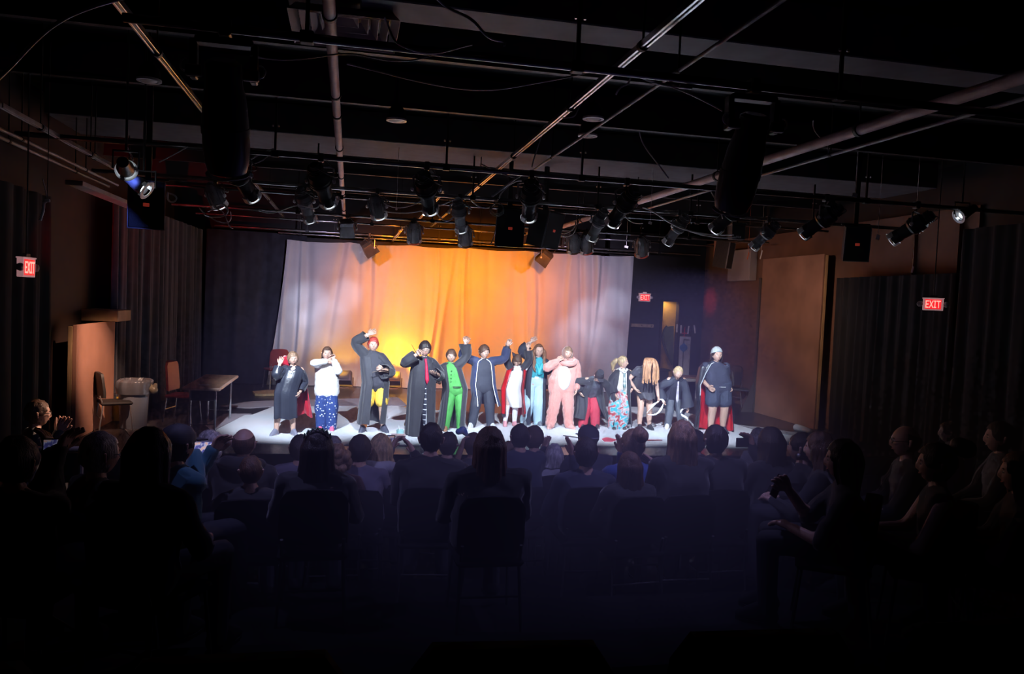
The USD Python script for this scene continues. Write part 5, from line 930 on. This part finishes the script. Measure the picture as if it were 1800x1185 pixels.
viewer('large woman with long dark hair, in front at the left', (262, 790), 754, 5, -30, ('dark', 'long', 1.3), 'black', w=1.1, faced=True)
viewer('person in a dark peaked cap filming with a phone', (314, 768), 747, 4, -38, ('dark', 'short'), 'cyan', {'L': (344, 795, .35), 'R': (375, 792, .33)}, extra=cap_x('black'), dy=.1, faced=True)
phone(357, 787, 5.5, .155, .085, 10, 'phone showing the lit stage, held by the person in the peaked cap', tilt=-6)
viewer('small white-haired viewer just behind the lit phone', (369, 776), 762, 2, -5, ('white', 'curly'), 'grey', hh=.2)
viewer('balding man in a hooded top and glasses', (429, 769), 752, 2, -8, ('brown', 'bald'), 'black', extra=hood_x('black'), dy=-.35, glasses=True, w=1.1)
viewer('child with short hair in front of the balding man', (441, 822), 802, 3, 5, ('brown', 'crop'), 'black', hh=.2, dy=-.3)
viewer('short dark-haired viewer half hidden by the person with a tiara', (528, 783), 765, 2, -10, ('dark', 'short'), 'lilac', hh=.22)
viewer('long-haired person wearing a green tiara', (558, 782), 756, 4, 0, ('dark', 'long', 1.0), 'black', extra=tiara_x, dy=.2)
viewer('grey-haired viewer to the right of the tiara', (586, 779), 767, 1, 6, ('grey', 'short'), 'maroon', hh=.22)
viewer('small child with curly brown hair', (594, 802), 786, 2, 0, ('lightbrown', 'curly'), 'maroon', hh=.2, dy=-.25)
viewer('viewer with short dark hair in a lilac top', (633, 785), 765, 2, -4, ('dark', 'short'), 'lilac', dy=-.1)
viewer('woman with a straight blonde bob and a white collar', (669, 786), 765, 2, -8, ('blonde', 'long', .30), 'lilac', {'R': (689, 786, .35)}, extra=hood_x('white'), dy=.1)
phone(687, 779, 7.25, .075, .15, 0, 'phone held upright beside the blonde bob', glow=.5)
viewer('tall viewer with a cropped round head, left of the middle', (758, 769), 743.6, 3, -6, ('dark', 'crop'), 'black', {'L': (728, 797, .26)}, w=1.1, curl=.15, faced=True)
viewer('viewer right of the tall cropped head, raising one bare arm', (788, 777), 760, 1, -24, ('dark', 'short'), 'brown', {'R': (812, 784, .18)}, hh=.22, dy=-.5, curl=.5, sleeve_len=.5, faced=True)
top('wrist_scarf', soft(chain([(at(806, 759, 7.3), .03), (at(814, 756, 7.3), .035), (at(819, 763, 7.3), .022)]), .02, 2), mat('scarf_blue', (.03, .28, .75), .6, col2=(.5, .6, .8), scale=30), 'bright blue scarf tied on the raised wrist', 'scarf', smooth=True)
viewer('viewer half hidden behind the big long-haired head in the middle', (832, 778), 761, 1, 0, ('brown', 'short'), 'grey', hh=.22, dy=-.3)
viewer('large person with long flowing hair in the middle of the audience', (861, 780), 752, 4, 0, ('brown', 'long', 1.5), 'black', w=1.2)
viewer('taller of the two close dark heads right of the middle', (914, 766), 745.5, 2, 4, ('dark', 'crop'), 'navy', hh=.225, w=1.05)
viewer('shorter of the two close dark heads right of the middle', (938, 769), 748, 1, 30, ('brown', 'crop'), 'navy', {'R': (957, 790, .16)}, dy=-.25, faced=True, curl=.1)
viewer('tiny child just visible left of the two close heads', (895, 787), 776, 1, 0, ('lightbrown', 'short'), 'black', hh=.18, dy=.2)
viewer('child with a fair bob right of the two close heads', (974, 798), 781, 1, 0, ('white', 'long', .25), 'white', hh=.2, dy=-.3)
viewer('person in a navy cap behind the round dark head', (1034, 765), 748, 1, 6, ('dark', 'short'), 'navy', dy=-.55, extra=cap_x('navy'))
viewer('person with a round dark head clapping, right of the middle', (1030, 790), 770, 3, 0, ('dark', 'short'), 'navy', {'L': (1006, 800, .24)}, curl=.1)
viewer('woman with a hair bun in a blue jacket', (1112, 775), 757, 3, 4, ('lightbrown', 'bun'), 'blue', dy=.1, hands={'L': (1092, 796, .2)}, curl=.1)
viewer('child with a smooth rim-lit head in front of the blue jacket', (1107, 812), 796, 3, 6, ('brown', 'long', .8), 'black', hh=.2, dy=-.3)
viewer('person with long straight fair hair and a dark top', (1199, 765), 741, 3, 0, ('lightbrown', 'long', .75), 'black', dy=-.25, hands={'L': (1152, 820, .3)}, curl=.1, w=1.05)
viewer('dark head half hidden right of the long fair hair', (1224, 773), 757, 1, 0, ('dark', 'short'), 'black', hh=.22, dy=-.5)
viewer('broad-shouldered person with a squarish dark head', (1258, 771), 748, 3, 0, ('dark', 'short'), 'black', dy=-.1, w=1.15)
viewer('person filming with a black phone, right of centre', (1355, 773), 752, 3, 16, ('dark', 'long', .5), 'black', {'L': (1322, 783, .35)}, dy=.1)
phone(1307, 778, 6.35, .155, .085, 6, 'black phone held out to the left, seen from behind', screen=False)
viewer('fair-haired child behind the person with the black phone', (1333, 768), 753, 1, 10, ('white', 'long', .3), 'white', hh=.2)
viewer('person with a bright earring in profile', (1408, 785), 762, 3, 46, ('dark', 'short'), 'black', dy=.1, faced=True, extra=lambda t, c, hh, R, sm: part(t, 'earring', placed(trimesh.creation.icosphere(2, .016), t=c + A([.40, .02, -.20]) * hh), mat('earring', (.9, .9, .9), .2, metal=.6), smooth=True))
viewer('dark-haired woman facing left beside the earring wearer', (1440, 785), 761, 4, 52, ('brown', 'long', .5), 'black', dy=.4, faced=True)
viewer('dark person with a bare raised forearm at the right', (1482, 806), 775, 5, 58, ('dark', 'long', .6), 'black', {'L': (1384, 858, .15)}, sleeve_len=.5, dy=.2, faced=True)
phone(1366, 855, 4.6, .075, .15, 20, 'dark phone in the hand of the person with the bare forearm', screen=False, rol=30)
viewer('bald bearded man with glasses in profile at the right', (1592, 778), 747, 4, 64, ('dark', 'bald'), 'black', glasses=True, dy=.1)
viewer('small figure in profile far right, behind the sleeveless woman', (1668, 758), 742, 2, 56, ('brown', 'short'), 'black', hh=.2, faced=True)
viewer('woman with hair tied back and bare shoulders in profile at the right', (1645, 818), 781, 5, 60, ('dark', 'bun'), 'black', sleeve_len=0, faced=True, smile=True)
viewer('person with swept hair in profile near the right edge', (1757, 772), 742, 4, 60, ('dark', 'short'), 'black', dy=.2, faced=True)
viewer('person with long frizzy hair at the right edge, closest to the viewer', (1792, 832), 796, 5, 56, ('brown', 'long', 1.0), 'black', dy=-.2, faced=True)
for r, x0, x1 in ((8, -.75, 1.9),):
    for x in np.arange(x0, x1, .56):
        if all(not (rr == r and abs(x - xx) < .5) for rr, xx in taken): audience_chair(float(x), ROWS[r][0], row_floor(r), 180.0 + float(4 * math.sin(9 * x + r)))
t = thing('handrail', 'white-topped metal handrail at the left among the audience', 'handrail', (0, 0, 0)); p0, p1 = at(36, 791, 5.4), at(146, 790, 5.4)
part(t, 'top_rail', tube([p0, p1, p1 + A([.06, .35, -.12])], .02, 10), mat('rail_pale', (.85, .75, .68), .35)); 
for f in (.18, .5, .97): q = p0 + (p1 - p0) * f; part(t, 'post', tube([q, (q[0], q[1], .1)], .016, 8), mat('rail_grey', (.3, .28, .27), .4))
t = thing('folding_chair', 'metal-framed folding chair standing empty at the far right', 'chair', (at(1722, 780, 6.6)[0], 6.6, -.25), 240)
part(t, 'frame', [tube(spline([(-.2, .2, .45), (-.2, .23, .80), (-.16, .235, .86), (0, .24, .875), (.16, .235, .86), (.2, .23, .80), (.2, .2, .45)], 24), .012, 8)] + [tube([(s * .2, .2, .46), (s * .2, -.25, 0)], .011, 8) for s in (-1, 1)] + [tube([(s * .18, -.18, .45), (s * .18, .26, 0)], .011, 8) for s in (-1, 1)], FRAME, smooth=True)
part(t, 'seat', cen(.4, .4, .03, .012, (0, 0, .46)), PADBLK); part(t, 'backrest', cen(.36, .02, .16, .008, (0, .23, .72)), PADBLK)

# ================================================================ things on the stage
def cloth(name, px, label, m, z=.006, seed=0, amp=.006, res=.12, lab='cloth'):
    """a flat cloth on the stage floor with the given outline (pixels on the floor) and small wrinkles"""
    from shapely.geometry import Polygon, Point
    P = A([on(*p)[:2] for p in px]); pl = Polygon(P); x0, y0, x1, y1 = pl.bounds
    bd = [pl.exterior.interpolate(d).coords[0] for d in np.arange(0, pl.length, res)]; pi = pl.buffer(-res * .5)
    inn = [(x, y) for x in np.arange(x0, x1, res) for y in np.arange(y0, y1, res) if pi.contains(Point(x, y))]
    from scipy.spatial import Delaunay
    q = A(bd + inn); tri = Delaunay(q).simplices; tri = tri[[pl.buffer(1e-6).contains(Point(*q[f].mean(0))) for f in tri]]
    h = z + amp * meshkit.fbm(np.c_[q * A([1.6, 3]), np.zeros(len(q))] + seed, 3, seed) * 2; v = np.c_[q, h]; u = np.c_[q, np.full(len(q), .0005)]
    cr = np.cross(v[tri[:, 1]] - v[tri[:, 0]], v[tri[:, 2]] - v[tri[:, 0]])[:, 2]; tri[cr < 0] = tri[cr < 0][:, ::-1]
    n = len(bd); f = np.vstack([tri, tri[:, ::-1] + len(q)]).tolist() + [x for i in range(n) for x in ((i, (i + 1) % n, len(q) + (i + 1) % n), (i, len(q) + (i + 1) % n, len(q) + i))]
    return top(name, trimesh.Trimesh(np.vstack([v, u]), A(f), process=False), m, label, lab, smooth=40)
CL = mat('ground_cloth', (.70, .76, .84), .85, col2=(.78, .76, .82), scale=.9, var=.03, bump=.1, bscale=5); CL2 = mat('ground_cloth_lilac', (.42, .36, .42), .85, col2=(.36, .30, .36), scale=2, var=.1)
cloth('ground_cloth', [(372, 761), (432, 730), (442, 731), (480, 716), (700, 715), (718, 718), (760, 722), (830, 724), (905, 730), (958, 716), (1150, 716), (1250, 735), (1330, 758), (1400, 768), (1392, 789), (1000, 785), (640, 784), (384, 779)], 'large pale blue-white ground cloth under the performers', CL, .008, 3)
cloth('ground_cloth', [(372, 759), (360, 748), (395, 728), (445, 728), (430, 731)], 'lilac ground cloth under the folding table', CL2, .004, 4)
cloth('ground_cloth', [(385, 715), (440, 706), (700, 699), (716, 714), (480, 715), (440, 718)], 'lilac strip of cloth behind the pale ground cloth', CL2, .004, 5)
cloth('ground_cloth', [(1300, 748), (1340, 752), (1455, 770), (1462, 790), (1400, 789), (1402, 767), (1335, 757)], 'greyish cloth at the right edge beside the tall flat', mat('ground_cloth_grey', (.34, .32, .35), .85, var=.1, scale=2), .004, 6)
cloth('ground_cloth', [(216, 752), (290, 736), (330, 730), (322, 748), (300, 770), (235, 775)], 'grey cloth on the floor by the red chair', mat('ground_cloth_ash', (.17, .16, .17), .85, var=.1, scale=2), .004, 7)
cloth('cloth_scrap', [(1058, 774), (1066, 771), (1076, 773), (1085, 775), (1076, 778), (1062, 778)], 'small red scrap of cloth on the pale ground cloth', mat('scrap_red', (.75, .08, .14), .8), .016, 8, amp=.02, res=.05, lab='scrap')
def stick(a, b, label, c, r=.011): return top('stick', tube([on(*a) + A([0, 0, .03]), on(*b) + A([0, 0, .03])], [r, r * .6], 8), mat('stick_' + c, dict(red=(.35, .06, .06), dark=(.09, .08, .08))[c], .5), label, 'stick')
stick((1126, 777), (1164, 777), 'thin dark red stick lying on the pale cloth', 'red'); stick((990, 769), (1024, 773), 'thin dark stick lying on the pale cloth in front of the pink onesie', 'dark')
top('board', placed(m3.Manifold.hull_points(A([on(*p) + A([0, 0, h]) for p in ((444, 692), (470, 689), (487, 690), (485, 696), (462, 697), (448, 696)) for h in (.004, .05)])), t=(0, 0, 0)), WOOD, 'pale wooden board lying on the dark stage floor at the left', 'board')
p = on(703, 770); t = thing('prop_cup', 'pale teal cup standing at the front of the ground cloth', 'cup', p); part(t, 'cup', lathe([(0, .002), (.05, .002), (.06, .13), (.052, .13), (.045, .02), (0, .02)], 18), mat('cup_teal', (.35, .65, .66), .4), smooth=40); part(t, 'straw', tube([(0, 0, .03), (-.03, -.02, .2)], .006, 6), WHITEC)
p = on(700, 779); t = thing('prop_box', 'small white box beside the pale teal cup', 'box', p); part(t, 'carton', cen(.20, .14, .10, .006, (0, 0, .062)), WHITEC); part(t, 'lid', cen(.21, .15, .02, .004, (0, 0, .122)), mat('lid_pink', (.8, .6, .64), .6))
# floor uplights
for u, lab in zip(UPL, ('floor lamp behind the girl in white, aimed at the backdrop', 'square black floor lamp behind the tallest boy, aimed at the backdrop', 'floor lamp behind the pink onesie, aimed at the backdrop')):
    t = thing('floor_lamp', lab, 'lamp', u); Rr = rot(0, -28, 0)
    part(t, 'housing', placed(m3.Manifold.hull_points(A([(x, y, z) for y, k in ((-.12, .8), (.08, 1)) for x in (-.19 * k, .19 * k) for z in (-.16 * k, .16 * k)])), Rr, (0, -.03, .27)), LAMPBLK)
    part(t, 'back_panel', placed(box(-.11, .11, -.128, -.118, -.09, .09, .004), Rr, (0, -.03, .27)), mat('panel_grey', (.10, .09, .10), .5)); part(t, 'lens', placed(box(-.16, .16, .081, .086, -.13, .13), Rr, (0, -.03, .27)), mat('lamp_amber', (1, .6, .1), .3, emit=((1, .55, .06), 3)))
    part(t, 'stand', [tube([(-.21, -.03, .27), (-.21, -.03, .05), (0, -.05, .012), (.21, -.03, .05), (.21, -.03, .27)], .014, 8), box(-.13, .13, -.12, .06, .0, .015, .004)], mat('stand_orange', (.25, .13, .06), .5))
# red chairs and the folding table
REDCH = mat('chair_red_seat', (.50, .085, .075), .45, var=.06)
make_chair('red_chair', 'red plastic chair behind the folding table at the left', 'chair', REDCH, FRAME, (-2.63, 13.72, 0), 78, None, .98)
make_chair('red_chair', 'red chair standing by the backdrop behind the satin-robed boy', 'chair', REDCH, FRAME, (on(487, 678)[0], 18.7, 0), 205, None, .9)
t = thing('folding_table', 'long folding table with a brown wooden top at the left', 'table', (0, 0, 0)); z = .74
c = [A([*on(*q, z)[:2]]) for q in ((372, 692), (330, 689), (366, 658), (408, 660))]; c = [A([-1.85, 12.25]), A([-2.36, 12.30]), A([-2.36, 14.2]), A([-1.85, 14.15])]
part(t, 'table_top', m3.Manifold.hull_points(A([(*q, zz) for q in c for zz in (z - .045, z)])), mat('table_brown', (.32, .17, .11), .45, var=.25, scale=4, squeeze=(4, .6, 1)))
part(t, 'edge_trim', [tube([(*c[i], z - .022), (*c[(i + 1) % 4], z - .022)], .024, 8) for i in range(4)], mat('table_edge', (.55, .34, .27), .45)); part(t, 'apron', [box(-2.30, -1.92, 12.44, 12.46, .52, .70)], mat('apron_dark', (.05, .048, .055), .5))
for x, y in ((-1.93, 12.45), (-2.29, 12.45), (-2.29, 14.0), (-1.93, 14.0)): part(t, 'leg', tube([(x, y, .7), (x, y, 0)], .018, 8), mat('table_leg', (.30, .29, .32), .35, metal=.5))
part(t, 'stretcher', [tube([(-2.29, y, .16), (-1.93, y, .16)], .010, 6) for y in (12.45, 14.0)], mat('table_leg', (.3, .29, .32)))
top('paper_sheet', placed(cen(.15, .2, .004, .001), rot(20), (-2.12, 12.6, .745)), mat('paper_grey', (.35, .32, .34), .6), 'small grey sheet of paper on the folding table', 'paper')
p = on(234, 752); t = thing('trash_can', 'grey round bin with a clear bag bunched over its rim', 'trash can', p)
part(t, 'bin', lathe([(0, .01), (.19, .01), (.225, .68), (.235, .68), (.235, .70), (.215, .70), (.18, .03), (0, .03)], 28), mat('bin_grey', (.17, .18, .22), .4), smooth=40)
bg = np.random.default_rng(5); part(t, 'bag', shell([((0, 0, .54), .242, .242, 0, 0), ((0, 0, .64), .255, .255, 0, 0), ((.01, 0, .73), .25, .25, 0, 0), ((.02, 0, .76), .215, .215, 0, 0), ((.0, 0, .66), .17, .17, 0, 0)], n=60, sub=4, folds=11, amp=.10, th=.004, seed=4, rag=.03), mat('bag_clear', (.11, .11, .13), .25, spec=.8), smooth=60); part(t, 'bag_knot', soft([hull(ball((.22, -.05, .66), .05), ball((.30, -.06, .60), .06)), bone((.30, -.06, .60), .05, (.32, -.06, .68), .03)], .03, 2), mat('bag_tan', (.32, .26, .18), .3), smooth=True)
make_chair('black_chair', 'black chair with a curved back in front of the terracotta flat', 'chair', mat('chair_black_shiny', (.022, .018, .018), .6), FRAME, (on(203, 757)[0] - .02, on(203, 757)[1], 0), 115, None, .88)
p = on(197, 740); t = thing('bucket', 'yellow bucket on the floor behind the black chair', 'bucket', p + A([.06, .1, 0])); part(t, 'pail', lathe([(0, .005), (.13, .005), (.17, .36), (.16, .36), (.125, .02), (0, .02)], 22), mat('bucket_yellow', (.60, .36, .02), .5), smooth=40); part(t, 'handle', tube([(.165 * math.cos(a), -.03 * math.sin(a), .34 + .1 * math.sin(a)) for a in np.linspace(0, 3.14, 12)], .005, 6), BLK)
# right background
t = thing('wall_shelf', 'pale wooden rail fixed to the black back wall below the exit sign', 'shelf', at(1131, 572.5, 19.6)); part(t, 'rail', box(-.34, .28, -.02, .05, -.045, .045, .004), mat('rail_wood', (.36, .26, .17), .6, var=.15)); part(t, 'screw', [cen(.03, .012, .03, .004, (x, -.024, 0)) for x in (-.05, .22)], BLK)
p = at(1186, 575, 19.3); p1 = at(1172, 640, 19.3); p2_ = at(1165, 590, 19.3); p3 = at(1173, 575, 19.3)
t = thing('green_drape', 'olive green cloth hanging in the lit doorway', 'cloth', (0, 0, 0)); V = []
q0, q1, q2, q3 = at(1166, 580, 19.56), at(1184, 573, 19.56), at(1183, 640, 19.56), at(1168, 604, 19.56)
part(t, 'cloth', m3.Manifold.hull_points(A([x + A([0, d, 0]) for x in (q0, q1, q2, q3, at(1175, 625, 19.56), at(1174, 574, 19.56)) for d in (-.02, .03)])), mat('cloth_olive', (.13, .16, .055), .8, var=.2, bump=.3)); part(t, 'hem', tube(spline([at(1172, 573, 19.52), at(1165, 588, 19.52), at(1166, 605, 19.52), at(1174, 626, 19.52), at(1182, 641, 19.52)], 20), .025, 8), mat('hem_dark', (.05, .065, .03), .8), smooth=True)
a, b = at(1190, 688, 19.0), at(1214, 592, 19.0)
t = thing('painted_board', 'tall grey-white board with a blue oval mark leaning by the back wall', 'board', (0, 19.0, 0))
part(t, 'panel', box(a[0], b[0], -.02, .02, .005, b[2], .005), mat('board_white', (.44, .45, .50), .6, var=.06, scale=3)); wdt = b[0] - a[0]; mx = a[0] + wdt * .36
part(t, 'stripe', box(mx - .012, mx + .012, -.026, -.019, .35, b[2] - .06), mat('stripe_dark', (.05, .07, .14), .5)); part(t, 'top_mark', box(mx, mx + wdt * .5, -.026, -.019, b[2] - .10, b[2] - .07), mat('stripe_dark', (.05, .07, .14)))
cz = at(1199, 611, 19.0)[2]; part(t, 'oval', [placed(lathe([(0, -.005), (1, -.005), (1, .005), (0, .005)], 26), rot(0, 90, 0) @ np.diag([wdt * .36, .09, 1]), (mx, -.026, cz)), m3.Manifold.hull_points(A([(mx + wdt * .5 * s_, yy, cz + zz) for s_, zz in ((-.8, 0), (.8, 0), (0, .13), (0, -.13)) for yy in (-.028, -.02)]))], mat('oval_blue', (.02, .16, .45), .5))
for i, (px, py, rr) in enumerate(((1190, 577, 0), (1197, 579, 0), (1210, 580, 4), (1221, 579, -10))):
    top('candle_prop', placed(tube([(0, 0, -.11), (0, 0, .11)], .022, 8), rot(0, 0, rr), at(px, py, 19.62)), mat('candle_white', (.72, .72, .72), .5), ['leftmost', 'second', 'third', 'rightmost, tilted'][i] + ' white candle-like stick hung above the painted board', 'stick')
t = thing('red_ornament', 'small red ornament between the white sticks above the painted board', 'ornament', at(1203, 586, 19.60)); part(t, 'arm', [cen(.03, .03, .20, .008, (0, 0, .02)), cen(.15, .03, .03, .008, (0, 0, .0)), tube([(0, 0, .1), (.01, 0, .18)], .008, 6)], mat('ornament_red', (.65, .05, .06), .5)); part(t, 'base', cen(.10, .04, .03, .008, (0, 0, -.09)), mat('ornament_red', (.65, .05, .06)))
p = on(1232, 700); t = thing('low_table', 'low pale-legged table behind the bending fair-haired child', 'table', p + A([-.15, .2, 0]))
part(t, 'table_top', box(-.42, .42, -.28, .28, .50, .54, .006), mat('table_reddish', (.36, .19, .14), .45)); part(t, 'apron', [box(-.40, .40, -.26, -.24, .42, .50)], mat('apron_pale', (.50, .47, .46), .5))
for x in (-.38, .0, .38):
    for y in ((-.24, .24) if x else (-.24,)): part(t, 'leg', box(x - .025, x + .025, y - .025, y + .025, 0, .5, .004), mat('apron_pale', (.5, .47, .46)))
make_chair('side_chair', 'grey chair with metal legs behind the caped child at the right', 'chair', mat('chair_grey', (.07, .065, .07), .5), FRAME, (on(1298, 717)[0], on(1298, 717)[1], 0), 70, None, .85)
make_chair('side_chair', 'dark chair against the brown wall left of the tall flat', 'chair', mat('chair_dark_plum', (.05, .035, .035), .5), FRAME, (8.75, 16.9, 0), 285, None, .95)
t = thing('stool', 'pale wooden stool behind the bowing girl', 'stool', on(1153, 699) + A([0, 1.0, 0])); part(t, 'seat', lathe([(0, .42), (.19, .42), (.19, .455), (0, .455)], 20), WOOD, smooth=40)
for a in (.8, 2.4, 3.9, 5.5): part(t, 'leg', tube([(.13 * math.cos(a), .13 * math.sin(a), .42), (.18 * math.cos(a), .18 * math.sin(a), 0)], .016, 8), WOOD)
t = thing('storage_bin', 'black bin with a lid in front of the doorway', 'bin', on(1168, 699) + A([.1, .7, 0])); part(t, 'tub', box(-.2, .2, -.2, .2, 0, .62, .02), mat('bin_black', (.03, .03, .035), .4)); part(t, 'lid', box(-.23, .23, -.23, .23, .62, .67, .012), mat('bin_lid', (.05, .05, .055), .4))
top('plastic_bag', soft([hull(ball(on(1400, 757) + A([0, 0, .06]), .07), ball(on(1412, 759) + A([0, 0, .05]), .06)), hull(ball(on(1412, 759) + A([0, 0, .05]), .06), ball(on(1424, 762) + A([0, 0, .04]), .05))], .03, 2), mat('bag_pale', (.45, .46, .52), .35), 'crumpled pale bag on the floor by the tall flat', 'bag', smooth=True)
